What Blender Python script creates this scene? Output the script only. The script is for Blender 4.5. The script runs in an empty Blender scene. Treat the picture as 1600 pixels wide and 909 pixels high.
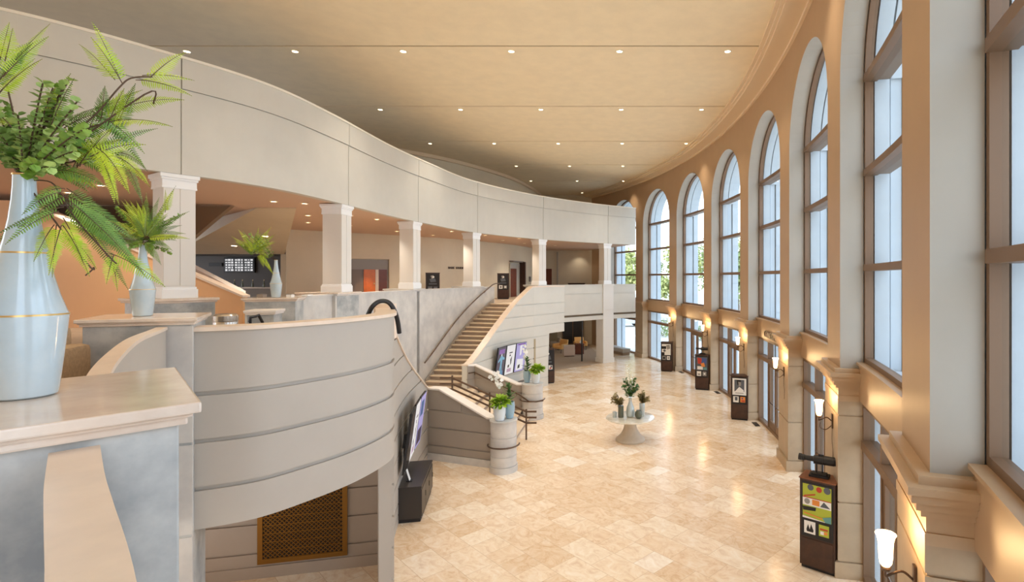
import bpy, bmesh, math, random
from mathutils import Vector, Matrix
random.seed(7)
S = bpy.context.scene
COL = S.collection
PI = math.pi
CAMZ = 5.2
FPX = 820.0
def R(d): return math.radians(d)

# ------------------------------------------------------------------ materials
def lin(c):
    o = []
    for v in c:
        v = v / 255.0
        o.append(v / 12.92 if v <= 0.04045 else ((v + 0.055) / 1.055) ** 2.4)
    return (o[0], o[1], o[2], 1.0)
def newmat(name):
    m = bpy.data.materials.new(name); m.use_nodes = True
    nt = m.node_tree
    b = nt.nodes.get('Principled BSDF')
    return m, nt, b
def mat(name, rgb, rough=0.6, metal=0.0, var=0.0, vscale=6.0, bump=0.0, bscale=60.0, spec=None, emit=None, estr=0.0, rgb2=None, coat=0.0, trans=0.0):
    m, nt, b = newmat(name)
    c = lin(rgb)
    b.inputs['Base Color'].default_value = c
    b.inputs['Roughness'].default_value = rough
    b.inputs['Metallic'].default_value = metal
    if coat: b.inputs['Coat Weight'].default_value = coat; b.inputs['Coat Roughness'].default_value = 0.1
    if trans: b.inputs['Transmission Weight'].default_value = trans
    if spec is not None: b.inputs['Specular IOR Level'].default_value = spec
    if emit is not None:
        b.inputs['Emission Color'].default_value = lin(emit); b.inputs['Emission Strength'].default_value = estr
    if var > 0 or rgb2 is not None or bump > 0:
        tc = nt.nodes.new('ShaderNodeTexCoord')
    if var > 0 or rgb2 is not None:
        n = nt.nodes.new('ShaderNodeTexNoise'); n.inputs['Scale'].default_value = vscale; n.inputs['Detail'].default_value = 6
        n.inputs['Roughness'].default_value = 0.62
        nt.links.new(tc.outputs['Object'], n.inputs['Vector'])
        r = nt.nodes.new('ShaderNodeValToRGB')
        r.color_ramp.elements[0].position = 0.36; r.color_ramp.elements[1].position = 0.64
        if rgb2 is not None: c0, c1 = c, lin(rgb2)
        else:
            c0 = (c[0]*(1-var), c[1]*(1-var), c[2]*(1-var), 1); c1 = (min(1, c[0]*(1+var)), min(1, c[1]*(1+var)), min(1, c[2]*(1+var)), 1)
        r.color_ramp.elements[0].color = c0; r.color_ramp.elements[1].color = c1
        nt.links.new(n.outputs['Fac'], r.inputs['Fac']); nt.links.new(r.outputs['Color'], b.inputs['Base Color'])
    if bump > 0:
        n2 = nt.nodes.new('ShaderNodeTexNoise'); n2.inputs['Scale'].default_value = bscale; n2.inputs['Detail'].default_value = 3
        nt.links.new(tc.outputs['Object'], n2.inputs['Vector'])
        bp = nt.nodes.new('ShaderNodeBump'); bp.inputs['Strength'].default_value = bump; bp.inputs['Distance'].default_value = 0.02
        nt.links.new(n2.outputs['Fac'], bp.inputs['Height']); nt.links.new(bp.outputs['Normal'], b.inputs['Normal'])
    return m

M = {}
M['ceiling'] = mat('ceiling_paint', (246, 226, 188), 0.75, var=0.03, vscale=2.0)
M['joint'] = mat('joint_dark', (96, 82, 64), 0.8)
M['cornice'] = mat('cornice_paint', (230, 206, 172), 0.7)
M['tan'] = mat('tan_wall_paint', (180, 148, 114), 0.42, var=0.03, vscale=1.2)
M['reveal'] = mat('reveal_daylight_grey', (178, 172, 161), 0.5, var=0.03, vscale=1.0)  # daylight's grey cast on the window reveals put into the colour
M['pierstone'] = mat('pier_limestone', (182, 160, 132), 0.5, var=0.08, vscale=1.6)
M['capital'] = mat('capital_stone', (190, 162, 130), 0.5, var=0.04, vscale=3)
M['frame'] = mat('bronze_frame', (124, 96, 72), 0.45, 0.1)
M['extwhite'] = mat('exterior_stucco', (196, 205, 212), 0.8, var=0.03, vscale=2)
M['balcony'] = mat('balcony_paint', (208, 204, 194), 0.55, var=0.02, vscale=1.5)
M['balcap'] = mat('balcony_cap', (240, 232, 216), 0.5)
M['drum'] = mat('greige_paint', (182, 174, 164), 0.5, var=0.025, vscale=1.2)
M['lowwall'] = mat('taupe_paint', (162, 151, 139), 0.5, var=0.03, vscale=1.2)
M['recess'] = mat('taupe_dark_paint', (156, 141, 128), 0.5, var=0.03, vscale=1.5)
M['stonecap'] = mat('beige_stone_cap', (230, 210, 190), 0.3, var=0.05, vscale=5)
M['whitecap'] = mat('white_stone_cap', (238, 230, 222), 0.35, var=0.03, vscale=5)
M['marble'] = mat('blue_grey_faux_marble', (148, 152, 154), 0.42, rgb2=(202, 202, 198), vscale=2.3)
M['marblelight'] = mat('pale_faux_marble', (190, 187, 184), 0.42, rgb2=(212, 208, 202), vscale=1.6)
M['topstone'] = mat('polished_cream_marble', (218, 200, 184), 0.13, rgb2=(230, 214, 198), vscale=5.5)
M['col'] = mat('column_paint', (226, 222, 216), 0.5)
M['coltrim'] = mat('column_white_trim', (242, 242, 242), 0.45)
M['soffit'] = mat('peach_soffit', (214, 182, 156), 0.7)
M['backwall'] = mat('beige_back_wall', (220, 206, 180), 0.65, var=0.03, vscale=0.8)
M['greenwall'] = mat('olive_back_wall', (168, 152, 122), 0.7)
M['gallerydark'] = mat('gallery_bounce_cut', (104, 84, 66), 0.95, var=0.08, vscale=20)  # dark tone picked to soak up light bounced at the ceiling
M['peach'] = mat('peach_wall', (224, 176, 128), 0.6, var=0.02, vscale=1)
M['voidshade'] = mat('stairwell_shade_brown', (120, 96, 72), 0.7)  # shade of the open stairwell put into the colour
M['barwall'] = mat('charcoal_bar_wall', (104, 100, 98), 0.6)
M['carpet'] = mat('taupe_carpet', (170, 150, 128), 0.95, var=0.08, vscale=30)
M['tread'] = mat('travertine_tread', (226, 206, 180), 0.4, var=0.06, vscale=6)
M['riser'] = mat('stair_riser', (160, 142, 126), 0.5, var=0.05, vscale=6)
M['bronze'] = mat('bronze_rail', (98, 78, 64), 0.35, 0.6)
M['black'] = mat('black_metal', (34, 32, 33), 0.4, 0.2)
M['rubber'] = mat('black_plastic', (26, 24, 26), 0.5)
M['espresso'] = mat('espresso_wood', (66, 40, 28), 0.4, var=0.25, vscale=5)
M['espressotop'] = mat('warm_wood_top', (126, 74, 44), 0.3, var=0.15, vscale=8)
M['console'] = mat('black_console', (52, 47, 44), 0.35)
M['brass'] = mat('antique_brass', (138, 98, 44), 0.35, 0.85)
M['grilledark'] = mat('duct_dark', (38, 30, 22), 0.9)
M['gold'] = mat('gold_band', (214, 176, 110), 0.3, 0.7)
M['vase'] = mat('glazed_blue_grey', (172, 190, 200), 0.12, rgb2=(196, 208, 212), vscale=2.2, coat=0.6)
M['pot_white'] = mat('white_glazed_pot', (222, 230, 236), 0.2, coat=0.4)
M['pot_blue'] = mat('blue_glazed_pot', (150, 180, 196), 0.15, coat=0.5)
M['fern'] = mat('fern_green', (150, 180, 44), 0.5, rgb2=(196, 212, 56), vscale=5)
M['ferndark'] = mat('fern_dark_green', (80, 122, 50), 0.5, rgb2=(134, 166, 60), vscale=6)
M['sprig'] = mat('eucalyptus_green', (116, 152, 82), 0.5, rgb2=(178, 198, 108), vscale=7)
M['stem'] = mat('brown_stem', (84, 62, 44), 0.7)
M['greenstem'] = mat('green_stem', (110, 130, 60), 0.6)
M['petal'] = mat('white_petal', (246, 244, 238), 0.5)
M['leafbright'] = mat('bright_leaf', (128, 172, 40), 0.45, rgb2=(172, 200, 56), vscale=9)
M['leafdeep'] = mat('deep_leaf', (62, 98, 48), 0.5, rgb2=(100, 132, 70), vscale=9)
M['dried'] = mat('dried_olive', (128, 116, 72), 0.7, rgb2=(160, 146, 98), vscale=9)
M['tabletop'] = mat('pale_glossy_top', (214, 206, 188), 0.08, rgb2=(232, 226, 212), vscale=4, coat=0.8)
M['tablebase'] = mat('plaster_base', (196, 184, 166), 0.5, var=0.04, vscale=6)
M['glassvase'] = mat('silver_glass', (196, 206, 206), 0.12, 0.35, coat=0.5)
M['darkvase'] = mat('smoked_glass', (92, 98, 84), 0.15, 0.2, coat=0.5)
M['white'] = mat('white_paper', (238, 236, 232), 0.6)
M['ink'] = mat('black_ink', (28, 26, 28), 0.6)
M['grey'] = mat('mid_grey', (150, 146, 142), 0.6)
M['red'] = mat('print_red', (190, 60, 44), 0.6)
M['blue'] = mat('print_blue', (70, 92, 150), 0.6)
M['orange'] = mat('print_orange', (226, 140, 62), 0.6)
M['yellow'] = mat('print_yellow', (222, 206, 74), 0.6)
M['lime'] = mat('print_lime', (176, 186, 60), 0.6)
M['teal'] = mat('print_teal', (96, 150, 150), 0.6)
M['slate'] = mat('print_slate', (92, 96, 104), 0.6)
M['chairgold'] = mat('gold_upholstery', (222, 172, 104), 0.8)
M['chairgrey'] = mat('grey_upholstery', (150, 134, 116), 0.85)
M['sofabrown'] = mat('brown_upholstery', (176, 146, 112), 0.9, var=0.12, vscale=30)
M['sofastripe'] = mat('striped_upholstery', (158, 138, 116), 0.9, var=0.15, vscale=24)
M['ottoman'] = mat('pale_ottoman', (206, 186, 170), 0.8)
M['mahogany'] = mat('mahogany', (112, 54, 30), 0.35, var=0.15, vscale=6)
M['doorwood'] = mat('orange_wood_door', (206, 106, 34), 0.35, var=0.12, vscale=4)
M['doorwooddark'] = mat('dark_red_wood', (110, 48, 24), 0.35, var=0.12, vscale=4)
M['portal'] = mat('portal_taupe', (128, 116, 110), 0.6)
M['benchstone'] = mat('grey_bench_stone', (176, 172, 164), 0.6, var=0.05, vscale=6)
M['steel'] = mat('brushed_steel', (200, 190, 178), 0.22, 0.9)
M['pave'] = mat('terrace_paving', (222, 218, 210), 0.8, var=0.05, vscale=1)
M['bark'] = mat('tree_bark', (110, 92, 74), 0.9)
M['treeleaf'] = mat('tree_leaf', (156, 166, 98), 0.7, rgb2=(200, 200, 136), vscale=1.5)
M['treeleaf2'] = mat('tree_leaf_dark', (112, 132, 84), 0.7, rgb2=(160, 172, 112), vscale=1.5)
M['carpaint'] = mat('silver_car_paint', (206, 208, 212), 0.25, 0.4)
M['carglass'] = mat('car_glass', (60, 68, 76), 0.08)
M['lampon'] = mat('lamp_lens', (255, 240, 214), 0.4, emit=(255, 226, 180), estr=14.0)
M['shadeon'] = mat('lit_shade_glass', (255, 240, 220), 0.4, emit=(255, 206, 140), estr=9.0)
M['downtrim'] = mat('downlight_trim', (236, 222, 196), 0.5)
def screenmat(name, rgb, s=0.55, rgb2=None):
    m, nt, b = newmat(name)
    b.inputs['Base Color'].default_value = (0.01, 0.01, 0.01, 1); b.inputs['Roughness'].default_value = 0.2
    b.inputs['Emission Color'].default_value = lin(rgb); b.inputs['Emission Strength'].default_value = s
    return m
M['scr_purple'] = screenmat('screen_dark_purple', (62, 48, 84)); M['scr_violet'] = screenmat('screen_violet', (150, 80, 190))
M['scr_cyan'] = screenmat('screen_cyan', (120, 200, 236)); M['scr_blue'] = screenmat('screen_blue', (70, 120, 180))
M['scr_white'] = screenmat('screen_white', (240, 236, 236), 0.9); M['scr_lav'] = screenmat('screen_lavender', (186, 176, 232), 0.8)
M['scr_grey'] = screenmat('screen_grey', (90, 84, 96)); M['scr_black'] = screenmat('screen_black', (16, 14, 16), 0.3)
M['scr_pink'] = screenmat('screen_pink', (206, 170, 196), 0.7)

def glassmat():
    m, nt, b = newmat('window_glass')
    nt.nodes.remove(b)
    out = nt.nodes['Material Output']
    t = nt.nodes.new('ShaderNodeBsdfTransparent'); t.inputs['Color'].default_value = (0.93, 0.96, 0.97, 1)
    g = nt.nodes.new('ShaderNodeBsdfGlossy'); g.inputs['Roughness'].default_value = 0.02
    lw0 = nt.nodes.new('ShaderNodeLayerWeight'); lw0.inputs['Blend'].default_value = 0.5
    pw = nt.nodes.new('ShaderNodeMath'); pw.operation = 'POWER'; pw.inputs[1].default_value = 4.0; nt.links.new(lw0.outputs['Facing'], pw.inputs[0])
    lw = nt.nodes.new('ShaderNodeMath'); lw.operation = 'MULTIPLY_ADD'; lw.inputs[1].default_value = 0.28; lw.inputs[2].default_value = 0.02; nt.links.new(pw.outputs[0], lw.inputs[0])
    mx = nt.nodes.new('ShaderNodeMixShader')
    nt.links.new(lw.outputs[0], mx.inputs['Fac']); nt.links.new(t.outputs[0], mx.inputs[1]); nt.links.new(g.outputs[0], mx.inputs[2])
    nt.links.new(mx.outputs[0], out.inputs['Surface'])
    return m
M['glass'] = glassmat()

def floormat():
    m, nt, b = newmat('travertine_floor')
    N, L = nt.nodes, nt.links
    tc = N.new('ShaderNodeTexCoord')
    mp = N.new('ShaderNodeMapping'); mp.inputs['Rotation'].default_value = (0, 0, R(44)); L.new(tc.outputs['Object'], mp.inputs['Vector'])
    br = N.new('ShaderNodeTexBrick'); br.offset = 0.5; br.squash = 0.55; br.squash_frequency = 3; br.offset_frequency = 2
    br.inputs['Scale'].default_value = 1.0; br.inputs['Brick Width'].default_value = 0.88; br.inputs['Row Height'].default_value = 0.58
    br.inputs['Mortar Size'].default_value = 0.004; br.inputs['Mortar Smooth'].default_value = 0.3; br.inputs['Bias'].default_value = 0.0
    br.inputs['Color1'].default_value = (0, 0, 0, 1); br.inputs['Color2'].default_value = (1, 1, 1, 1); br.inputs['Mortar'].default_value = (0.5, 0.5, 0.5, 1)
    L.new(mp.outputs[0], br.inputs['Vector'])
    r = N.new('ShaderNodeValToRGB'); cr = r.color_ramp
    cr.elements[0].position = 0.0; cr.elements[0].color = lin((226, 192, 152))
    cr.elements[1].position = 1.0; cr.elements[1].color = lin((252, 246, 236))
    cr.elements[0].color = lin((206, 164, 112)); e = cr.elements.new(0.05); e.color = lin((222, 190, 152))
    e = cr.elements.new(0.55); e.color = lin((238, 214, 184))
    e = cr.elements.new(0.95); e.color = lin((246, 232, 210))
    L.new(br.outputs['Color'], r.inputs['Fac'])
    # cloudy veins, shifted per tile
    sc = N.new('ShaderNodeVectorMath'); sc.operation = 'SCALE'; sc.inputs['Scale'].default_value = 23.0
    L.new(br.outputs['Color'], sc.inputs[0])
    ad = N.new('ShaderNodeVectorMath'); ad.operation = 'ADD'; L.new(mp.outputs[0], ad.inputs[0]); L.new(sc.outputs[0], ad.inputs[1])
    st = N.new('ShaderNodeMapping'); st.inputs['Scale'].default_value = (1.5, 2.1, 1); L.new(ad.outputs[0], st.inputs['Vector'])
    n = N.new('ShaderNodeTexNoise'); n.inputs['Scale'].default_value = 2.0; n.inputs['Detail'].default_value = 9; n.inputs['Roughness'].default_value = 0.72; n.inputs['Distortion'].default_value = 1.6
    L.new(st.outputs[0], n.inputs['Vector'])
    vr = N.new('ShaderNodeValToRGB'); v = vr.color_ramp
    v.elements[0].position = 0.34; v.elements[0].color = lin((206, 164, 124)); v.elements[1].position = 0.68; v.elements[1].color = lin((255, 248, 236))
    q = v.elements.new(0.5); q.color = lin((240, 218, 188))
    L.new(n.outputs['Fac'], vr.inputs['Fac'])
    mx = N.new('ShaderNodeMix'); mx.data_type = 'RGBA'; mx.inputs['Factor'].default_value = 0.46
    L.new(r.outputs['Color'], mx.inputs[6]); L.new(vr.outputs['Color'], mx.inputs[7])
    mo = N.new('ShaderNodeMix'); mo.data_type = 'RGBA'; mo.blend_type = 'MIX'; L.new(br.outputs['Fac'], mo.inputs['Factor'])
    L.new(mx.outputs[2], mo.inputs[6]); mo.inputs[7].default_value = lin((206, 178, 146))
    L.new(mo.outputs[2], b.inputs['Base Color'])
    b.inputs['Roughness'].default_value = 0.19
    b.inputs['Specular IOR Level'].default_value = 0.45
    n3 = N.new('ShaderNodeTexNoise'); n3.inputs['Scale'].default_value = 2.2; L.new(tc.outputs['Object'], n3.inputs['Vector'])
    bp = N.new('ShaderNodeBump'); bp.inputs['Strength'].default_value = 0.06; bp.inputs['Distance'].default_value = 0.05
    L.new(n3.outputs['Fac'], bp.inputs['Height']); L.new(bp.outputs['Normal'], b.inputs['Normal'])
    return m
M['floor'] = floormat()

# ------------------------------------------------------------------ mesh helpers
class MB:
    def __init__(s): s.v = []; s.f = []; s.m = []
    def add(s, verts, faces, mi=0):
        o = len(s.v); s.v += [tuple(p) for p in verts]
        for i, f in enumerate(faces):
            s.f.append([o + k for k in f]); s.m.append(mi[i] if isinstance(mi, (list, tuple)) else mi)
    def box(s, c, d, rz=0.0, mi=0):
        cx, cy, cz = c; dx, dy, dz = d[0]/2, d[1]/2, d[2]/2
        ca, sa = math.cos(rz), math.sin(rz); V = []
        for z in (-dz, dz):
            for x, y in ((-dx, -dy), (dx, -dy), (dx, dy), (-dx, dy)):
                V.append((cx + x*ca - y*sa, cy + x*sa + y*ca, cz + z))
        s.add(V, [(3,2,1,0),(4,5,6,7),(0,1,5,4),(1,2,6,5),(2,3,7,6),(3,0,4,7)], mi); return s
    def prism(s, poly, z0, z1, mi=0):
        n = len(poly); V = [(x, y, z0) for x, y in poly] + [(x, y, z1) for x, y in poly]
        F = [tuple(range(n))[::-1], tuple(range(n, 2*n))] + [(i, (i+1) % n, n + (i+1) % n, n + i) for i in range(n)]
        s.add(V, F, mi); return s
    def poly3(s, pts, off, mi=0):
        """polygon pts (3D) extruded by the vector off"""
        n = len(pts); V = [tuple(p) for p in pts] + [(p[0]+off[0], p[1]+off[1], p[2]+off[2]) for p in pts]
        F = [tuple(range(n))[::-1], tuple(range(n, 2*n))] + [(i, (i+1) % n, n + (i+1) % n, n + i) for i in range(n)]
        s.add(V, F, mi); return s
    def ribbon(s, A, B, zb, zt, mi=(0,0,0,0,0)):
        """solid between plan paths A (front) and B (back); mi = front, back, top, bottom, ends"""
        n = len(A)
        zb = [zb]*n if not isinstance(zb, (list, tuple)) else zb
        zt = [zt]*n if not isinstance(zt, (list, tuple)) else zt
        if isinstance(mi, int): mi = (mi,)*5
        V = []; F = []; MI = []
        for i in range(n):
            V += [(A[i][0], A[i][1], zb[i]), (A[i][0], A[i][1], zt[i]), (B[i][0], B[i][1], zt[i]), (B[i][0], B[i][1], zb[i])]
        for i in range(n-1):
            a, b = 4*i, 4*i+4
            F += [(a, b, b+1, a+1), (a+2, b+2, b+3, a+3), (a+1, b+1, b+2, a+2), (a+3, b+3, b, a)]; MI += [mi[0], mi[1], mi[2], mi[3]]
        e = 4*(n-1)
        F += [(0,1,2,3), (e+3, e+2, e+1, e)]; MI += [mi[4], mi[4]]
        s.add(V, F, MI); return s
    def tube(s, path, r, seg=8, mi=0, closed=False):
        P = [Vector(p) for p in path]; n = len(P); rings = []
        rr = r if isinstance(r, (list, tuple)) else [r]*n
        up = Vector((0, 0, 1)); prev = None
        for i in range(n):
            if closed: t = P[(i+1) % n] - P[i-1]
            else: t = P[min(i+1, n-1)] - P[max(i-1, 0)]
            if t.length < 1e-9: t = Vector((0,0,1))
            t.normalize()
            if prev is None:
                a = up if abs(t.dot(up)) < 0.9 else Vector((1,0,0))
                x = t.cross(a).normalized()
            else:
                x = (prev - t*prev.dot(t))
                x = x.normalized() if x.length > 1e-6 else t.cross(up).normalized()
            prev = x; y = t.cross(x)
            rings.append([P[i] + (x*math.cos(2*PI*k/seg) + y*math.sin(2*PI*k/seg))*rr[i] for k in range(seg)])
        V = [p for ring in rings for p in ring]; F = []
        m = n if closed else n-1
        for i in range(m):
            j = (i+1) % n
            for k in range(seg): F.append((i*seg+k, i*seg+(k+1) % seg, j*seg+(k+1) % seg, j*seg+k))
        if not closed: F += [tuple(range(seg))[::-1], tuple((n-1)*seg+k for k in range(seg))]
        s.add(V, F, mi); return s
    def lathe(s, prof, c=(0,0,0), seg=32, mi=0):
        n = len(prof); V = []
        for r, z in prof:
            for k in range(seg): V.append((c[0]+r*math.cos(2*PI*k/seg), c[1]+r*math.sin(2*PI*k/seg), c[2]+z))
        F = []
        for i in range(n-1):
            for k in range(seg): F.append((i*seg+k, i*seg+(k+1) % seg, (i+1)*seg+(k+1) % seg, (i+1)*seg+k))
        F += [tuple(range(seg))[::-1], tuple((n-1)*seg+k for k in range(seg))]
        s.add(V, F, mi); return s
    def blob(s, c, r, seg=10, rings=7, mi=0, jit=0.0):
        V = [(c[0], c[1], c[2]-r[2])]
        for i in range(1, rings):
            a = -PI/2 + PI*i/rings
            for k in range(seg):
                q = 1 + random.uniform(-jit, jit)
                V.append((c[0]+r[0]*q*math.cos(a)*math.cos(2*PI*k/seg), c[1]+r[1]*q*math.cos(a)*math.sin(2*PI*k/seg), c[2]+r[2]*q*math.sin(a)))
        V.append((c[0], c[1], c[2]+r[2])); F = []
        for k in range(seg):
            F.append((0, 1+(k+1) % seg, 1+k)); F.append((len(V)-1, len(V)-1-seg+k, len(V)-1-seg+(k+1) % seg))
        for i in range(rings-2):
            for k in range(seg):
                a = 1+i*seg; F.append((a+k, a+(k+1) % seg, a+seg+(k+1) % seg, a+seg+k))
        s.add(V, F, mi); return s
    def build(s, name, mats, parent=None, smooth=False, bevel=0.0, world=False):
        me = bpy.data.meshes.new(name)
        V = s.v
        if parent is not None and world:
            inv = parent_inv(parent); V = [tuple(inv @ Vector(p)) for p in V]
        me.from_pydata(V, [], s.f)
        if not isinstance(mats, (list, tuple)): mats = [mats]
        for m in mats: me.materials.append(m if not isinstance(m, str) else M[m])
        for p, k in zip(me.polygons, s.m): p.material_index = k
        bm = bmesh.new(); bm.from_mesh(me)
        bmesh.ops.recalc_face_normals(bm, faces=bm.faces)
        if bevel > 0:
            bmesh.ops.bevel(bm, geom=[e for e in bm.edges if len(e.link_faces) == 2 and e.calc_face_angle(0) > 0.6], offset=bevel, segments=2, affect='EDGES', profile=0.6)
        bm.to_mesh(me); bm.free()
        if smooth:
            me.polygons.foreach_set('use_smooth', [True]*len(me.polygons))
            try: me.set_sharp_from_angle(angle=R(38))
            except Exception: pass
        o = bpy.data.objects.new(name, me); COL.objects.link(o)
        if parent is not None: o.parent = parent
        return o
def parent_inv(p):
    m = Matrix.Translation(p.location) @ p.rotation_euler.to_matrix().to_4x4()
    return m.inverted()
USED = {}
def tag(o, label, cat, group=None, kind=None):
    o['label'] = label; o['category'] = cat
    if group: o['group'] = group
    if kind: o['kind'] = kind
    return o
def thing(name, label, cat, loc=(0,0,0), rz=0.0, group=None):
    o = bpy.data.objects.new(name, None); COL.objects.link(o)
    o.location = loc; o.rotation_euler = (0, 0, rz); o.empty_display_size = 0.2
    return tag(o, label, cat, group)
def struct(name, mb, mats, parent=None, label=None, **k):
    o = mb.build(name, mats, parent, **k)
    if parent is None: o['kind'] = 'structure'
    if label: o['label'] = label
    return o
def dup(root, loc, rz=0.0, label=None, group=None):
    r = root.copy(); COL.objects.link(r); r.location = loc; r.rotation_euler = (0, 0, rz)
    if label: r['label'] = label
    if group: r['group'] = group
    for ch in list(root.children):
        c = ch.copy(); COL.objects.link(c); c.parent = r
        for g in list(ch.children):
            d = g.copy(); COL.objects.link(d); d.parent = c
    return r
ORD = ['first','second','third','fourth','fifth','sixth','seventh','eighth','ninth','tenth']
# plan paths
def spl(pts, per=12):
    P = [Vector(p) for p in pts]; out = []
    for i in range(len(P)-1):
        p0 = P[max(i-1, 0)]; p1 = P[i]; p2 = P[i+1]; p3 = P[min(i+2, len(P)-1)]
        for k in range(per):
            t = k/per
            out.append(0.5*((2*p1) + (p2-p0)*t + (2*p0-5*p1+4*p2-p3)*t*t + (3*p1-p0-3*p2+p3)*t**3))
    out.append(P[-1]); return [tuple(p) for p in out]
def lens(path):
    L = [0.0]
    for a, b in zip(path, path[1:]): L.append(L[-1] + math.dist(a, b))
    return L
def at_len(path, s, L=None):
    L = L or lens(path)
    if s <= 0: return path[0]
    for i in range(len(path)-1):
        if s <= L[i+1]:
            t = (s-L[i])/max(1e-9, L[i+1]-L[i]); return tuple(a+(b-a)*t for a, b in zip(path[i], path[i+1]))
    return path[-1]
def resample(path, s0, s1, n):
    L = lens(path); return [at_len(path, s0+(s1-s0)*i/n, L) for i in range(n+1)]
def s_at_y(path, y):
    L = lens(path)
    for i in range(len(path)-1):
        if path[i][1] <= y <= path[i+1][1]: return L[i]+(L[i+1]-L[i])*(y-path[i][1])/max(1e-9, path[i+1][1]-path[i][1])
    return 0.0
def offset(path, d):
    """positive d = to the right of travel"""
    out = []; n = len(path)
    for i in range(n):
        a = path[max(i-1, 0)]; b = path[min(i+1, n-1)]
        tx, ty = b[0]-a[0], b[1]-a[1]; l = math.hypot(tx, ty) or 1
        dd = d[i] if isinstance(d, (list, tuple)) else d
        out.append((path[i][0]+ty/l*dd, path[i][1]-tx/l*dd))
    return out
def tangent(path, s):
    a = at_len(path, s-0.05); b = at_len(path, s+0.05); l = math.dist(a, b) or 1
    return ((b[0]-a[0])/l, (b[1]-a[1])/l)
def coursed(mb, path, thick, zb, zt, levels, gap=0.03, inset=0.02, mi=0, side=1):
    """a wall whose visible face (path) is cut by horizontal grooves; the wall's body lies to the left (side=1) of travel"""
    n = len(path)
    zb = [zb]*n if not isinstance(zb, (list, tuple)) else zb
    zt = [zt]*n if not isinstance(zt, (list, tuple)) else zt
    core_f = offset(path, -inset*side); core_b = offset(path, -thick*side)
    mb.ribbon(core_f, core_b, zb, [t-0.004 for t in zt], mi)
    lv = [-1e3]+sorted(levels)+[1e3]
    back = offset(path, -(inset+0.004)*side)
    for a, b in zip(lv, lv[1:]):
        lo = [max(z, a+gap/2) for z in zb]; hi = [min(z, b-gap/2) for z in zt]
        run = []
        for i in range(n+1):
            if i < n and hi[i] > lo[i]+0.01: run.append(i)
            else:
                if len(run) > 1:
                    mb.ribbon([path[k] for k in run], [back[k] for k in run], [lo[k] for k in run], [hi[k] for k in run], mi)
                run = []
def pt(u, v, Y):
    return ((u-978)/FPX*Y, Y, CAMZ-(v-433)/FPX*Y)
def text_mb(txt, size, depth=0.01):
    cu = bpy.data.curves.new('t', 'FONT'); cu.body = txt; cu.size = size; cu.extrude = depth; cu.align_x = 'CENTER'; cu.align_y = 'CENTER'
    o = bpy.data.objects.new('t', cu); COL.objects.link(o)
    dg = bpy.context.evaluated_depsgraph_get(); me = bpy.data.meshes.new_from_object(o.evaluated_get(dg))
    mb = MB(); mb.add([tuple(v.co) for v in me.vertices], [tuple(p.vertices) for p in me.polygons])
    bpy.data.objects.remove(o); bpy.data.curves.remove(cu); bpy.data.meshes.remove(me)
    return mb
# ================================================================== SETTING
CX, CY, RW = -37.5, 17.2, 42.0
def arc(r, th): return (CX + r*math.cos(R(th)), CY + r*math.sin(R(th)))
def arcpath(r, a, b, step=0.6):
    n = max(1, int(math.ceil(abs(b-a)/step))); return [arc(r, a+(b-a)*i/n) for i in range(n+1)]
TH = [-18.0 + 6.87*k for k in range(8)]          # far corner of every opening, nearest first
WOPEN = 5.39                                      # angular width of an opening
PIERW = 6.87 - WOPEN
ZC = 11.57                                        # ceiling
ZSPR, RARCH = 8.58, 42.0*R(WOPEN)/2
Z2 = 3.95                                         # second floor
ZSOF, ZTOP3 = 7.25, 9.6                           # gallery soffit and gallery parapet top
RREV = 42.38

# gallery front line (also the line of the second floor parapet)
C3 = spl([(-16.5, 5.2), (-13.0, 6.6), (-10.3, 8.5), (-8.95, 10.3), (-8.15, 12.0), (-7.92, 14.2), (-7.88, 17.3), (-7.62, 20.0), (-6.95, 23.9), (-4.85, 28.0), (-1.9, 31.3), (0.62, 33.25)], 14)
LC3 = lens(C3)
BACK = spl([(-14.7, 22.7), (-12.6, 24.7), (-10.4, 26.9), (-8.8, 29.4), (-7.3, 33.3), (-6.65, 37.5), (-6.6, 40.6)], 8)

# ---- floor
mb = MB(); mb.prism([(-8.2, 0), (1.6, -2.5)] + arcpath(42.62, -26.5, 36, 1.0) + [(-6.7, 41.0), (-8.2, 30)], -0.2, 0.0)
struct('floor', mb, 'floor', label='polished travertine floor laid diagonally across the lobby')
mb = MB(); mb.prism([(-7.3, 26.0)] + [p for p in C3 if p[1] > 26.4 and p[0] < -1.3] + [(-1.5, 34.0), (-3.0, 40.6), (-6.7, 40.6), (-7.5, 33)], 0.0, 0.012)
struct('floor_lounge', mb, 'carpet', label='taupe carpet of the lounge under the gallery')

# ---- terrace outside
mb = MB(); mb.prism([arc(42.62, -40), arc(60, -40), (120, -10), (120, 160), (-60, 160), (-60, 60)] + [arc(42.62, a) for a in range(42, -40, -4)], -0.25, -0.05)
struct('ground_terrace', mb, 'pave', label='pale paved terrace outside the arched windows')

# ---- arched window wall
mb = MB()
mats = ['tan', 'reveal', 'capital']
for k in range(-1, 8):
    a = TH[k] if k >= 0 else TH[0]-6.87
    b = a + PIERW
    mb.ribbon(arcpath(RW, a, b), arcpath(RREV, a, b), 3.3, ZC-0.02, (0, 1, 1, 1, 1))
for k in range(8):                                # the heads of the arches
    mid = TH[k]-WOPEN/2; n = 28; A = []; B = []; zb = []
    for i in range(n+1):
        x = -math.cos(PI*i/n); th = mid + x*WOPEN/2
        A.append(arc(RW, th)); B.append(arc(RREV, th)); zb.append(ZSPR + RARCH*math.sin(PI*i/n))
    mb.ribbon(A, B, zb, ZC-0.02, (0, 1, 1, 1, 1))
mb.ribbon(arcpath(RW, TH[7]+PIERW, 36), arcpath(RREV, TH[7]+PIERW, 36), 0, ZC-0.02, (0, 1, 1, 1, 1))
struct('wall_right', mb, mats, label='curved tan wall pierced by tall arched windows')
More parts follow.
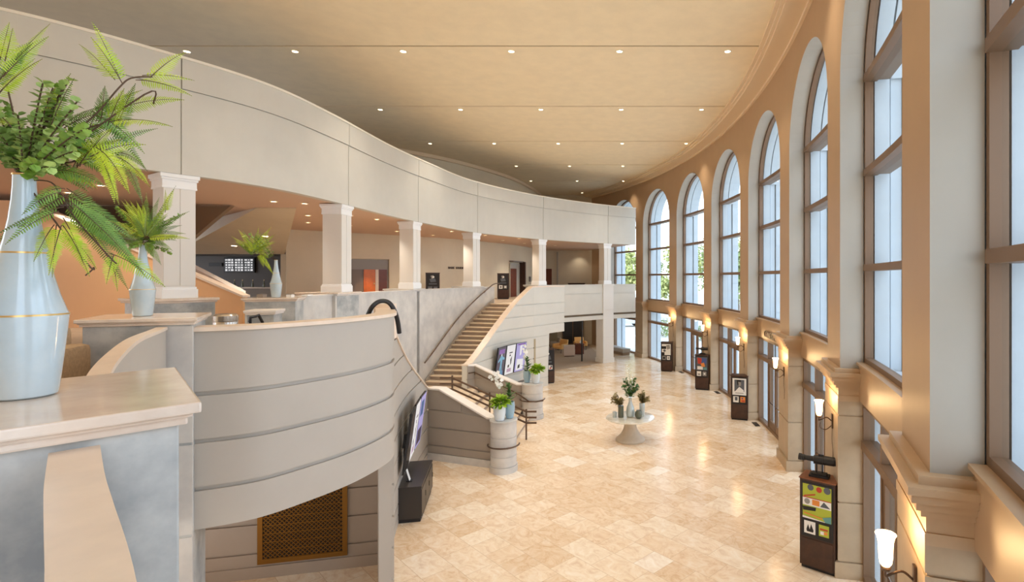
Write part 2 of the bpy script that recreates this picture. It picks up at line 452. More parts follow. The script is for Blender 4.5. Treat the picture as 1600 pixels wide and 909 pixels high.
# lower piers of stone blocks with a moulded capital
for k in range(-1, 8):
    a = TH[k] if k >= 0 else TH[0]-6.87
    b = a + PIERW; e = 0.03
    mb = MB()
    for z0, z1 in ((0.30, 1.30), (1.33, 2.80), (2.83, 3.06)):
        mb.ribbon(arcpath(RW-0.04, a-e, b+e), arcpath(RREV, a-e, b+e), z0, z1)
    mb.ribbon(arcpath(RW-0.02, a, b), arcpath(RREV, a, b), 0.0, 3.1)
    mb.ribbon(arcpath(RW-0.09, a-2*e, b+2*e), arcpath(RREV, a-2*e, b+2*e), 0.0, 0.28)
    struct('trim_%d' % (k+2), mb, 'pierstone', label='stone block base of a window pier')
    mb = MB()
    for z0, z1, d in ((3.06, 3.16, 0.045), (3.16, 3.30, 0.035), (3.30, 3.36, 0.08), (3.36, 3.43, 0.12), (3.43, 3.50, 0.16), (3.50, 3.56, 0.19), (3.56, 3.63, 0.10)):
        ee = d/RW*180/PI
        mb.ribbon(arcpath(RW-d, a-ee, b+ee), arcpath(RREV-0.01, a-ee, b+ee), z0, z1)
    struct('trim_%d' % (k+12), mb, 'capital', label='moulded capital band on a window pier')
# spandrels between the lower glazing and the arched window
for k in range(8):
    a, b = TH[k]-WOPEN+0.02, TH[k]-0.02
    mb = MB(); mb.ribbon(arcpath(42.30, a, b), arcpath(42.58, a, b), 3.08, 3.70); mb.ribbon(arcpath(42.26, a, b), arcpath(42.58, a, b), 3.70, 3.74)
    struct('trim_%d' % (k+22), mb, 'tan', label='tan spandrel panel below an arched window')
# exterior piers
mb = MB()
for k in range(-2, 9):
    a = -18.0+6.87*k; b = a+PIERW
    mb.ribbon(arcpath(42.56, a, b), arcpath(42.80, a, b), -0.05, 11.9)
    mb.ribbon(arcpath(42.83, a+0.08, b-0.08), arcpath(43.00, a+0.08, b-0.08), -0.05, 11.9)
    mb.ribbon(arcpath(43.03, a+0.02, b-0.02), arcpath(43.30, a+0.02, b-0.02), -0.05, 11.9)
for k in range(-1, 9):
    mid = -18.0+6.87*k-WOPEN/2; n = 20
    for r0, r1 in ((42.56, 42.80), (42.83, 43.30)):
        A = []; B = []; zb = []
        for i in range(n+1):
            th = mid - math.cos(PI*i/n)*WOPEN/2; A.append(arc(r0, th)); B.append(arc(r1, th)); zb.append(ZSPR+RARCH*math.sin(PI*i/n))
        mb.ribbon(A, B, zb, 11.9)
    mb.ribbon(arcpath(42.60, mid-WOPEN/2, mid+WOPEN/2), arcpath(43.30, mid-WOPEN/2, mid+WOPEN/2), 3.1, 3.6)
struct('wall_outer', mb, 'extwhite', label='white stuccoed outer face of the window wall')
# windows
BARS = (5.36, 6.98, 8.58)
for k in range(8):
    a, b = TH[k]-WOPEN, TH[k]; mid = (a+b)/2; f = 0.07/RW*180/PI
    fr = MB()
    def jamb(t0, t1, z0, z1, r0=42.39, r1=42.52): fr.ribbon(arcpath(r0, t0, t1), arcpath(r1, t0, t1), z0, z1)
    jamb(a, a+f, 3.74, ZSPR); jamb(b-f, b, 3.74, ZSPR)
    jamb(a, b, 3.74, 3.82)
    for z in BARS: jamb(a+f, b-f, z-0.055, z+0.055, 42.36, 42.58); jamb(a+f, b-f, z-0.03, z+0.03, 42.58, 42.78)
    n = 28; A = []; B = []; zb = []; zt = []
    n = 30
    for i in range(n+1):
        t = PI*i/n; x = -math.cos(t)
        A.append((x*RARCH, ZSPR+RARCH*math.sin(t))); B.append((x*(RARCH-0.07), ZSPR+(RARCH-0.07)*math.sin(t)))
    V = []; F = []
    for i in range(n+1):
        for (x, z) in (A[i], B[i]):
            th = mid + x/RW*180/PI
            V.append((*arc(42.39, th), z)); V.append((*arc(42.52, th), z))
    for i in range(n):
        o = 4*i; F += [(o, o+2, o+6, o+4), (o+1, o+5, o+7, o+3), (o+2, o+3, o+7, o+6), (o, o+4, o+5, o+1)]
    F += [(0, 1, 3, 2), (4*n, 4*n+2, 4*n+3, 4*n+1)]
    fr.add(V, F)
    w = struct('window_%d' % (k+1), fr, 'frame', label='bronze framed arched window, number %d counted from the near end' % (k+1))
    g = MB(); n = 20; A = []; zt = []
    for i in range(n+1):
        th = mid - math.cos(PI*i/n)*(WOPEN/2-f*0.5); A.append(arc(42.47, th)); zt.append(ZSPR+(RARCH-0.05)*math.sin(PI*i/n))
    for z0, z1 in ((3.80, BARS[0]), (BARS[0], BARS[1]), (BARS[1], BARS[2])):
        g.ribbon([A[0]]+A[1:], [(p[0]*1.0+0.006, p[1]) for p in A], z0+0.01, z1-0.01)
    g.ribbon(A, [(p[0]+0.006, p[1]) for p in A], BARS[2]+0.01, zt)
    g.build('pane', 'glass', w)
    # lower glazing: a transom light over a door pair or a fixed light
    fr = MB(); f2 = 0.08/RW*180/PI
    jamb2 = lambda t0, t1, z0, z1, r0=42.36, r1=42.54: fr.ribbon(arcpath(r0, t0, t1), arcpath(r1, t0, t1), z0, z1)
    jamb2(a, a+f2, 0, 3.08); jamb2(b-f2, b, 0, 3.08); jamb2(a+f2, b-f2, 2.98, 3.08); jamb2(a+f2, b-f2, 0.0, 0.10)
    jamb2(a+f2, b-f2, 2.28, 2.42, 42.32, 42.58)
    door = k in (1, 2, 3, 4, 5)
    fracs = (0.30, 0.70) if door else ()
    for q in fracs:
        t = a+(b-a)*q; jamb2(t-f2/2, t+f2/2, 0, 3.0)
    d = struct(('door_%d' if door else 'window_%d') % (k+1 if door else k+11), fr, 'frame', label='bronze framed %s under an arched window' % ('glass entrance door' if door else 'fixed glazing'))
    g = MB(); pth = arcpath(42.46, a+f2, b-f2); g.ribbon(pth, [(p[0]+0.006, p[1]) for p in pth], 2.42, 2.98)
    g.ribbon(pth, [(p[0]+0.006, p[1]) for p in pth], 0.10, 2.28); g.build('pane', 'glass', d)
    if door:
        for j, (q0, q1) in enumerate(((0.315, 0.495), (0.505, 0.685))):
            lf = MB(); t0 = a+(b-a)*q0; t1 = a+(b-a)*q1; s_ = 0.09/RW*180/PI
            L_ = lambda u0, u1, z0, z1: lf.ribbon(arcpath(42.38, u0, u1), arcpath(42.44, u0, u1), z0, z1)
            L_(t0, t0+s_, 0.10, 2.28); L_(t1-s_, t1, 0.10, 2.28); L_(t0+s_, t1-s_, 2.16, 2.28); L_(t0+s_, t1-s_, 0.10, 0.36)
            lf.build('door_leaf', 'frame', d)
            hb = MB(); hb.tube([(*arc(42.33, t0+s_), 1.0), (*arc(42.33, t1-s_), 1.0)], 0.02, 8); hb.build('push_bar', 'bronze', d)

# ---- ceiling in panels, with the cornice along the window wall
mb = MB(); ys = [-2.5, 4.33, 9.40, 14.47, 19.57, 24.62, 29.7, 34.75, 41.0]
def ceil_right(y):
    return CX + math.sqrt(42.3**2 - (y-CY)**2)
for y0, y1 in zip(ys, ys[1:]):
    n = 10; yy = [y0+0.04+(y1-y0-0.08)*i/n for i in range(n+1)]
    mb.prism([(-26, yy[0])] + [(ceil_right(y), y) for y in yy] + [(-26, yy[-1])], ZC, ZC+0.05, 0)
n = 60; yy = [-2.5+43.5*i/n for i in range(n+1)]
mb.prism([(-26, -2.5)]+[(ceil_right(y)+1.1, y) for y in yy]+[(-26, 41)], ZC+0.05, ZC+0.35, 1)
struct('ceiling', mb, ['ceiling', 'joint'], label='high beige panelled ceiling of the lobby')
mb = MB()
mb.ribbon(arcpath(41.44, -26, 34), arcpath(42.02, -26, 34), ZC-0.20, ZC-0.001)
mb.ribbon(arcpath(41.36, -26, 34), arcpath(41.44, -26, 34), ZC-0.13, ZC-0.001)
mb.ribbon(arcpath(41.26, -26, 34), arcpath(41.36, -26, 34), ZC-0.06, ZC-0.001)
mb.ribbon(arcpath(41.92, -26, 34), arcpath(42.02, -26, 34), ZC-0.27, ZC-0.20)
struct('trim_40', mb, 'cornice', label='beige cornice between ceiling and window wall')

# ---- gallery (third level)
js = [s_at_y(C3, 10.45), s_at_y(C3, 14.95), s_at_y(C3, 19.45), s_at_y(C3, 24.2), s_at_y(C3, 28.5), s_at_y(C3, 32.0)]
js = [js[0]-5.0] + js
cuts = [0.0] + js + [LC3[-1]]
mb = MB()
for s0, s1 in zip(cuts, cuts[1:]):
    if s1-s0 < 0.1: continue
    P = resample(C3, s0+0.012, s1-0.012, max(3, int((s1-s0)/0.35)))
    mb.ribbon(P, offset(P, -0.2), ZSOF, ZTOP3-0.66); U = offset(P, 0.025); mb.ribbon(U, offset(P, -0.2), ZTOP3-0.645, ZTOP3-0.05)
Q = offset(C3, -0.03); mb.ribbon(Q, offset(C3, -0.18), ZSOF+0.01, ZTOP3-0.06)
struct('wall_gallery', mb, 'balcony', label='sweeping curved parapet of the upper gallery')
mb = MB(); mb.ribbon(offset(C3, 0.05), offset(C3, -0.24), ZTOP3-0.05, ZTOP3)
struct('trim_41', mb, 'balcap', label='pale cap along the gallery parapet')
inner = offset(C3, -0.15)
mb = MB(); mb.prism(inner + [(-3.0, 40.6)] + BACK[::-1] + [(-15, 22.7), (-26, 22.7), (-26, 5.2)], ZSOF+0.02, ZSOF+0.4)
struct('ceiling_gallery', mb, 'soffit', label='peach soffit over the second floor')
mb = MB(); mb.prism(inner + [(-3.0, 40.55)] + [(p[0]+0.01, p[1]) for p in BACK[::-1]] + [(-15, 22.7), (-26, 22.7), (-26, 5.2)], ZSOF+0.4, ZSOF+0.43)  # unseen floor sheet, added dark to keep the ceiling above dim
struct('floor_gallery', mb, 'gallerydark', label='unseen gallery floor, added dark to cut light bounced onto the ceiling')
# ---- second floor slabs
mb = MB(); mb.prism([p for p in offset(C3, -0.1) if p[1] > 14.2] + [(-3.0, 40.6)] + BACK[::-1] + [(-15, 25.2), (-26, 25.2), (-26, 12.0), (-8.4, 12.0)], 3.5, Z2)
struct('floor_upper', mb, 'carpet', label='second floor behind the column line')
mb = MB(); mb.prism([(-0.4, 0.1), (-1.55, 1.5), (-2.3, 2.3), (-3.6, 3.45), (-4.9, 5.25), (-4.85, 5.8), (-4.1, 6.7), (-3.9, 7.8), (-4.2, 8.5), (-5.6, 9.0), (-7.6, 10.4), (-8.4, 11.99), (-26, 11.99), (-26, 0.1)], 3.55, Z2-0.001)
struct('floor_landing', mb, 'carpet', label='second floor landing in the foreground')
# ---- back walls
mb = MB(); mb.ribbon(BACK, offset(BACK, -0.2), 0.0, ZC-0.02); mb.box((-13.0, -2.6, 5.8), (26.0, 0.2, 11.6)); struct('wall_back', mb, 'backwall', label='curved beige back wall behind the columns')
mb = MB(); mb.ribbon(offset(BACK, 0.14), offset(BACK, -0.0), ZC-0.2, ZC-0.02); struct('trim_42', mb, 'cornice', label='pale cornice on the back wall above the gallery')
mb = MB(); mb.box((-4.6, 40.75, ZC/2), (5.6, 0.25, ZC-0.04)); struct('wall_end', mb, 'backwall', label='beige end wall at the far end of the lobby')
mb = MB(); mb.box((-20.4, 22.8, 6.72), (11.2, 0.2, 1.04)); struct('wall_bar_header', mb, 'backwall', label='beige header over the bar')
mb = MB(); mb.box((-14.85, 23.9, 5.58), (0.24, 2.3, 3.3)); struct('wall_bar_side', mb, 'backwall', label='beige return wall at the right of the bar')
mb = MB(); mb.box((-20.4, 25.1, 5.1), (11.6, 0.2, 2.3)); struct('wall_bar', mb, 'barwall', label='charcoal wall behind the bar')
mb = MB(); mb.prism([(-26, 22.72), (-14.75, 22.72), (-14.75, 25.2), (-26, 25.2)], 6.2, 6.28); struct('ceiling_bar', mb, 'barwall', label='dark ceiling over the bar')
mb = MB(); mb.box((-20.2, 15.1, 5.6), (0.1, 0.1, 0.1)); mb = MB()
mb.poly3([(-24, 15.0, Z2), (-12.9, 15.0, Z2), (-12.9, 15.0, 5.9), (-11.3, 15.0, 7.24), (-24, 15.0, 7.24)], (0, 0.15, 0))  # dark panel hung where the stairwell void lies in shade
struct('stairwell_shade_panel', mb, 'voidshade', label='dark brown panel standing in for the shaded upper stairwell')
mb = MB(); mb.add([(-11.0, 15.6, 7.24), (-9.8, 15.6, 7.24), (-14.75, 22.68, 6.2), (-19.6, 22.68, 6.2), (-19.6, 22.68, 7.26), (-14.75, 22.68, 7.26), (-9.8, 15.6, 7.27), (-11.0, 15.6, 7.27)],
              [(0,1,2,3), (4,5,6,7), (3,2,5,4), (0,3,4,7), (1,6,5,2), (0,7,6,1)])
struct('ceiling_slope', mb, 'backwall', label='sloping soffit beside the bar')
# stair to the gallery: peach near wall, capped far wall
mb = MB(); mb.poly3([(-9.5, 13.0, Z2), (-9.5, 13.0, 4.72), (-11.0, 13.0, 5.36), (-15.0, 13.0, 7.1), (-22.0, 13.0, 7.2), (-22.0, 13.0, Z2)], (0, 0.18, 0)); struct('wall_stair_up', mb, 'peach', label='peach side wall of the stair up to the gallery')
mb = MB(); mb.poly3([(-10.7, 14.5, Z2), (-10.7, 14.5, 4.78), (-12.4, 14.5, 5.66), (-15.4, 14.5, 7.2), (-15.4, 14.5, Z2)], (0, 0.15, 0)); struct('wall_stair_far', mb, 'recess', label='taupe far wall of the stair up to the gallery')
mb = MB(); mb.poly3([(-10.65, 14.44, 4.76), (-10.65, 14.44, 4.82), (-12.4, 14.44, 5.72), (-15.4, 14.44, 7.26), (-15.4, 14.44, 7.2), (-12.4, 14.44, 5.66)], (0, 0.26, 0)); struct('trim_43', mb, 'whitecap', label='pale sloping cap on the far stair wall')
mb = MB(); mb.poly3([(-9.46, 12.95, 4.70), (-9.46, 12.95, 4.75), (-11.0, 12.95, 5.41), (-15.0, 12.95, 7.15), (-15.0, 12.95, 7.1), (-11.0, 12.95, 5.36)], (0, 0.26, 0)); struct('trim_44', mb, 'stonecap', label='cream sloping cap on the peach stair wall')

# ---- second floor parapet along the column line
FM = resample(C3, s_at_y(C3, 14.3), s_at_y(C3, 25.35), 60)
mb = MB(); mb.ribbon(FM, offset(FM, -0.25), 0.0, 4.70); mb.ribbon(offset(FM, 0.04), offset(FM, -0.28), 4.70, 4.74)
struct('wall_left', mb, 'marblelight', label='pale faux marble wall beside the far stair')
P = resample(C3, s_at_y(C3, 28.6), LC3[-1]-0.02, 24)
mb = MB(); coursed(mb, P, 0.25, 2.72, 4.72, [2.97, 4.22], gap=0.05, inset=0.03); mb.ribbon(offset(P, 0.03), offset(P, -0.28), 4.72, 4.77); mb.ribbon(offset(P, 0.03), offset(P, -0.28), 2.66, 2.90)
struct('wall_far_parapet', mb, 'balcony', label='second floor parapet beside the far column')
mb = MB(); mb.ribbon(offset(P, 0.012), offset(P, -0.1), 2.91, 3.02); struct('trim_45', mb, 'joint', label='dark slot under the far parapet')
# wall from the newel with the far vase to the column
P = [(-7.52, 11.75), (-7.75, 12.2), (-7.95, 13.4), (-8.0, 14.3)]
mb = MB(); mb.ribbon(P, offset(P, -0.2), 3.6, 4.69); mb.ribbon(offset(P, 0.03), offset(P, -0.23), 4.69, 4.74); struct('wall_parapet_mid', mb, 'marblelight', label='pale parapet behind the small newel')

# ---- foreground curved balcony wall and its stair flank
DR = spl([(-4.72, 5.56), (-4.56, 5.63), (-4.13, 5.89), (-3.84, 6.33), (-3.6, 6.85), (-3.48, 7.45), (-3.52, 7.95), (-3.86, 8.7), (-4.29, 9.6), (-4.66, 10.6), (-5.2, 12.6), (-5.66, 15.0)], 8)
LD = lens(DR); sE = s_at_y(DR, 8.3)
PD = resample(DR, 0.0, sE, 40)
ztop = []
def flank_top(y):
    if y < 9.3: return 4.62
    t = (y-9.3)/(15.0-9.3); return 4.62 + (1.99-4.62)*max(0.0, min(1.0, t))
mb = MB(); coursed(mb, PD, 0.22, 2.5, [flank_top(p[1]) for p in PD], [2.93, 3.44, 3.95], gap=0.048, inset=0.035)
struct('wall_drum', mb, 'drum', label='greige curved balcony front with horizontal grooves', smooth=True)
mb = MB(); mb.ribbon(offset(PD, 0.035), offset(PD, -0.27), 4.62, 4.665); struct('trim_46', mb, 'stonecap', label='thin beige cap on the curved balcony front')
PF = resample(DR, sE, LD[-1], 60)
mb = MB(); coursed(mb, PF, 0.22, 0.0, [flank_top(p[1]) for p in PF], [0.2, 0.43, 0.93, 1.43, 1.93, 2.43, 2.93, 3.44, 3.95], gap=0.036, inset=0.03)
struct('wall_near_stair', mb, 'drum', label='greige flank wall of the near stair')
zt = [flank_top(p[1]) for p in PF]
mb = MB(); mb.ribbon(offset(PF, 0.03), offset(PF, -0.26), zt, [z+0.045 for z in zt]); struct('trim_47', mb, 'stonecap', label='thin beige cap descending along the near stair')
mb = MB(); mb.prism([(-4.6, 6.6), (-3.85, 6.5), (-3.6, 7.5), (-3.9, 8.5), (-4.25, 9.5), (-7.2, 9.1), (-7.2, 7.0)], 2.505, 2.56); struct('ceiling_drum', mb, 'recess', label='underside of the curved balcony')
P = [(-8.6, 8.56), (-6.7, 9.0), (-4.27, 9.57)]
mb = MB(); coursed(mb, P, 0.2, 0.0, 2.44, [0.43, 0.93, 1.43, 1.93], gap=0.036, inset=0.03); mb.ribbon(offset(P, 0.03), offset(P, -0.02), 0, 0.2)
struct('wall_grille', mb, 'recess', label='taupe grooved wall under the curved balcony')
# ================================================================== COLUMNS, PEDESTALS, STAIRS
COLS = [  # distance along the line by Y, has left cap shelf
    (10.45, 'square white column nearest the camera, on a blue-grey pedestal behind the fern vase'),
    (14.95, 'square greige column with white corner, second from the camera, left of the orange door'),
    (19.45, 'square white column just right of the orange wooden door'),
    (24.20, 'square white column at the head of the far stair handrail'),
    (28.50, 'square white column behind the top of the stair parapet'),
    (32.00, 'tall far column that runs down to the lobby floor')]
for i, (y, lab) in enumerate(COLS):
    s = s_at_y(C3, y); p = at_len(C3, s); tx, ty = tangent(C3, s); nx, ny = ty, -tx
    rz = math.atan2(ty, tx)                      # local +X along the line, local -Y to the lobby
    c = (p[0]-nx*0.33, p[1]-ny*0.33)
    far = i == 5
    t = thing('column', lab, 'column', (c[0], c[1], 0.0), rz, 'columns carrying the gallery')
    zt = 4.78
    # pedestal
    mb = MB()
    if far:
        mb.box((0, 0, 0.14), (0.86, 0.82, 0.28))
        for a, b in ((0.0, 1.55), (1.58, 3.2), (3.23, 4.70)): mb.box((0, 0, (a+b)/2), (0.78, 0.74, b-a))
        mb.box((0, 0, 2.3), (0.74, 0.70, 4.6))
        mb.box((0, 0, 4.74), (0.88, 0.84, 0.09))
        mb.build('pedestal', 'col', t)
    else:
        z0 = 0.0 if i in (2, 3) else (Z2 if i == 0 else 3.5)
        w = 1.15 if i < 2 else 0.74
        mb.box((0, 0.16, (z0+4.69)/2), (w, 0.98, 4.69-z0)); mb.build('pedestal', 'marble' if i < 2 else 'marblelight', t, bevel=0.006)
        mb = MB(); mb.box((0, 0.22, 4.705), (w+0.06, 1.14, 0.04)); mb.box((0, 0.22, 4.752), (w+0.12, 1.2, 0.056)); mb.build('pedestal_cap', 'topstone' if i < 2 else 'marblelight', t, bevel=0.01)
    w = 0.52
    mb = MB(); mb.box((0, 0, (zt+ZSOF)/2), (w, w, ZSOF-zt-0.02))
    for sx in (-1, 1):
        mb.box((sx*(w/4+0.003), -w/2, (zt+ZSOF)/2), (w/2-0.012, 0.03, ZSOF-zt-0.5))
    mb.build('shaft', 'col', t, bevel=0.004)
    mb = MB(); mb.box((0, 0, zt+0.09), (w+0.07, w+0.07, 0.18)); mb.box((0, 0, zt+0.20), (w+0.035, w+0.035, 0.05)); mb.build('base', 'coltrim', t, bevel=0.008)
    mb = MB(); mb.box((0, 0, ZSOF-0.27), (w+0.05, w+0.05, 0.04)); mb.box((0, 0, ZSOF-0.18), (w+0.04, w+0.04, 0.16)); mb.box((0, 0, ZSOF-0.10), (w+0.08, w+0.08, 0.05)); mb.box((0, 0, ZSOF-0.04), (w+0.12, w+0.12, 0.08))
    mb.build('capital', 'coltrim', t, bevel=0.01)

def pedestal(name, label, A, e1, e2, l1, l2, ztop, zbot, bodymat, capmat, over=0.055):
    """corner A, unit dirs e1/e2"""
    def P(a, b): return (A[0]+e1[0]*a+e2[0]*b, A[1]+e1[1]*a+e2[1]*b)
    c = P(l1/2, l2/2)
    t = thing(name, label, 'pedestal', (c[0], c[1], zbot))
    def ring(o): return [P(o, o), P(l1-o, o), P(l1-o, l2-o), P(o, l2-o)]
    mb = MB(); mb.prism(ring(over), zbot, ztop-0.07); mb.build('body', bodymat, t, bevel=0.006, world=True)
    mb = MB(); mb.prism(ring(over-0.022), ztop-0.075, ztop-0.05); mb.prism(ring(over-0.035), ztop-0.05, ztop-0.036); mb.prism(ring(0.0), ztop-0.036, ztop)
    mb.build('cap', capmat, t, bevel=0.007, world=True)
    return t
def unit(a, b): l = math.hypot(a, b); return (a/l, b/l)
# the nearest newel: corner towards the lobby, edges measured along the parapet
pedestal('newel_pedestal', 'large blue-grey newel pedestal with cream marble top in the near left corner', (-1.43, 1.77), unit(-0.66, -0.75), unit(-0.70, 0.71), 0.98, 0.97, 4.78, 2.5, 'marble', 'topstone')
pedestal('newel_pedestal', 'blue-grey newel pedestal carrying the middle fern vase, left of the curved balcony front', (-4.46, 5.46), unit(-0.94, -0.33), unit(-0.50, 0.82), 1.0, 0.98, 4.78, 0.0, 'marble', 'topstone')
pedestal('newel_pedestal', 'grey newel pedestal carrying the farthest fern vase', (-6.72, 10.75), unit(-0.93, -0.36), unit(-0.36, 0.93), 0.98, 0.9, 4.78, 3.5, 'marble', 'topstone')
pedestal('newel_pedestal', 'small low newel pedestal in front of the farthest fern vase', (-5.75, 8.62), unit(-0.95, -0.3), unit(-0.3, 0.95), 0.46, 0.5, 4.66, Z2, 'marble', 'whitecap', 0.04)

# low parapet between the newels with its cream cap
def lowpar(name, lab, pts, hw, per=8):
    P = spl(pts, per)
    mb = MB(); mb.ribbon(offset(P, hw-0.012), offset(P, -hw+0.012), 2.6, 4.66)
    struct(name, mb, 'drum', label=lab)
    mb = MB(); mb.ribbon(offset(P, hw), offset(P, -hw), 4.66, 4.69)
    return mb
mb = MB(); e1_ = unit(-0.94, -0.33); e2_ = unit(-0.50, 0.82)
pp = [(-4.46+e1_[0]*a+e2_[0]*0.048, 5.46+e1_[1]*a+e2_[1]*0.048) for a in (0.34, 0.2, 0.05)]
coursed(mb, pp, 0.03, 0.0, 4.69, [2.5, 3.46], gap=0.03, inset=0.015); struct('trim_54', mb, 'marblelight', label='grooved facing, paler for the lit lobby side of the middle newel')  # newel's lit side put into a paler colour than its shaded body
mb = lowpar('wall_parapet_near', 'greige parapet in the nearest corner', [(-0.10, 0.16), (-0.50, 0.50), (-0.905, 0.887), (-1.197, 1.15), (-1.385, 1.32), (-1.638, 1.56)], 0.053)
struct('trim_48', mb, 'stonecap', label='cream cap of the parapet nearest the camera, running up to the near newel')
mb = lowpar('wall_parapet_bend', 'greige parapet bending between the two near newels', [(-2.3, 2.28), (-2.8, 2.79), (-3.41, 3.5), (-4.09, 4.36), (-4.52, 5.02), (-4.74, 5.36)], 0.045)
struct('trim_49', mb, 'stonecap', label='cream cap of the parapet bending between the two near newels')
P = [(-4.50, 5.5), (-4.56, 5.64)]

# ---- grand staircase
st = thing('staircase', 'travertine staircase with bronze rails rising from the lobby to the second floor', 'staircase', (-4.5, 17.0, 0.0))
ZL = 1.1
for i in range(6):
    z = ZL*(6-i)/7; x0 = -5.5+0.33*i
    mb = MB(); yw = lambda x: 14.98-(x+5.66)*0.337+0.2
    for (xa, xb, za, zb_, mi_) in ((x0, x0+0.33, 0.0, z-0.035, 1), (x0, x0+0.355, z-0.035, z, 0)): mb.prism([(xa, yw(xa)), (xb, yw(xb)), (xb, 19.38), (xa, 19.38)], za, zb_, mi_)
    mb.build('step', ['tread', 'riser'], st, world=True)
mb = MB(); mb.prism([(-5.5, 15.1), (-5.5, 19.5), (-5.7, 19.7), (-5.9, 19.9), (-7.6, 20.0), (-7.86, 17.3), (-7.9, 14.5), (-6.0, 15.1)], 0, ZL); mb.build('landing', ['tread'], st, world=True)
S0, S1 = s_at_y(C3, 19.9), s_at_y(C3, 25.25)
NST = 18
Lp = resample(C3, S0, S1, NST); Lp = offset(Lp, 0.05)
wid = [1.6 + (2.1-1.6)*i/NST for i in range(NST+1)]
Rp = offset(Lp, wid)
dz = (Z2-ZL)/NST
for i in range(NST):
    z = ZL+dz*(i+1); zb = max(0.0, z-0.55)
    q = [Lp[i], Rp[i], Rp[i+1], Lp[i+1]]
    tx, ty = Lp[i+1][0]-Lp[i][0], Lp[i+1][1]-Lp[i][1]; l = math.hypot(tx, ty); nb = (-tx/l*0.025, -ty/l*0.025)
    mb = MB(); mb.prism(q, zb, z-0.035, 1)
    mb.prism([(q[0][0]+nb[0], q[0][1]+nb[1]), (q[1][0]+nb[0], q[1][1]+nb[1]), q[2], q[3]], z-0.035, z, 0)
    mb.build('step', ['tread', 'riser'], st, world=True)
SE = S1+2.75
Lt = offset(resample(C3, S1, SE, 12), 0.05); Rt = offset(Lt, 2.1)
mb = MB(); mb.prism(Lt + Rt[::-1], 3.5, Z2-0.002); mb.build('top_landing', 'tread', st, world=True)
# outer parapet of the far stair
So = resample(C3, S0-0.35, SE, 60)
def wof(s): return 1.6+0.5*max(0, min(1, (s-S0)/(S1-S0)))
sl = [S0-0.35+(SE-S0+0.35)*i/60 for i in range(61)]
Op = offset(So, [wof(s)+0.05+0.2 for s in sl])
def ztf(s):
    if s < S0: return 1.93
    return min(4.73, 1.93+(Z2-ZL)*(s-S0)/(S1-S0))
zt = [ztf(s) for s in sl]; zb = [0.0 if s < S1+1.35 else 2.49 for s in sl]
mb = MB(); coursed(mb, Op, 0.2, zb, zt, [0.43, 0.93, 1.43, 1.93, 2.43, 2.93, 3.43, 3.95], gap=0.045, inset=0.03)
mb.build('outer_parapet', 'balcony', st, world=True)
mb = MB(); mb.ribbon(offset(Op, 0.03), offset(Op, -0.25), zt, [z+0.05 for z in zt]); mb.build('parapet_cap', 'stonecap', st, world=True)
best = min(range(len(Op)-1), key=lambda i: abs(978+FPX*Op[i][0]/Op[i][1]-833.5)); q0 = Op[best]; q1 = Op[best+1]; dq = unit(q1[0]-q0[0], q1[1]-q0[1])
sgm = [(q0[0]+dq[0]*0.0, q0[1]+dq[1]*0.0), (q0[0]+dq[0]*0.13, q0[1]+dq[1]*0.13)]
mb = MB(); mb.ribbon(offset(sgm, 0.012), offset(sgm, -0.05), 0.0, 2.34); mb.build('dark_slot', 'greenwall', st, world=True)
# low walls of the lower flight, ending in round posts
NW = [(-5.66, 14.98), (-5.27, 14.85), (-4.6, 14.62), (-3.78, 14.34), (-3.40, 14.22)]
nz = [2.0, 2.0, 1.70, 1.33, 1.33]
mb = MB(); coursed(mb, NW, 0.25, 0.0, nz, [0.2, 0.43, 0.93, 1.43], gap=0.036, inset=0.025); mb.build('near_low_wall', 'lowwall', st, world=True)
mb = MB(); mb.ribbon(offset(NW, 0.035), offset(NW, -0.29), nz, [z+0.045 for z in nz]); mb.build('low_wall_cap', 'whitecap', st, world=True)
mb = MB(); mb.ribbon(offset(NW, 0.02), offset(NW, -0.01), 0, 0.2); mb.build('skirting', 'marblelight', st, world=True)
FW = [(Op[0][0]+0.02, Op[0][1]), (-5.65, 19.62), (-4.8, 19.45), (-4.02, 19.36), (-3.5, 19.36)]
fz = [1.93, 1.88, 1.52, 1.22, 1.22]
mb = MB(); coursed(mb, FW, 0.25, 0.0, fz, [0.43, 0.93, 1.43], gap=0.036, inset=0.025); mb.build('far_low_wall', 'lowwall', st, world=True)
mb = MB(); mb.ribbon(offset(FW, 0.035), offset(FW, -0.29), fz, [z+0.045 for z in fz]); mb.build('low_wall_cap', 'whitecap', st, world=True)
for (x, y), r, h in (((-3.30, 14.16), 0.345, 1.38), ((-3.46, 19.42), 0.38, 1.30)):
    prof = [(r+0.03, 0), (r+0.03, 0.16)]
    for a, b in ((0.16, 0.42), (0.445, 0.92), (0.945, h-0.05)):
        prof += [(r-0.016, a), (r-0.016, a+0.004), (r, a+0.008), (r, b), (r-0.016, b+0.004)]
    prof += [(r-0.016, h-0.05), (r+0.02, h-0.045), (r+0.025, h-0.01), (r+0.01, h)]
    mb = MB(); mb.lathe(prof, (x, y, 0), 40); mb.build('newel_post', 'marblelight', st, smooth=True, world=True)
    mb = MB(); mb.tube([(x+(r+0.07)*math.cos(R(a)), y+(r+0.07)*math.sin(R(a)), 0.70) for a in range(-178, 20, 9)], 0.022, 8)
    for a in (-135, -60): mb.tube([(x+r*math.cos(R(a)), y+r*math.sin(R(a)), 0.66), (x+(r+0.07)*math.cos(R(a)), y+(r+0.07)*math.sin(R(a)), 0.69)], 0.012, 6)
    mb.build('handrail', 'bronze', st, smooth=True, world=True)
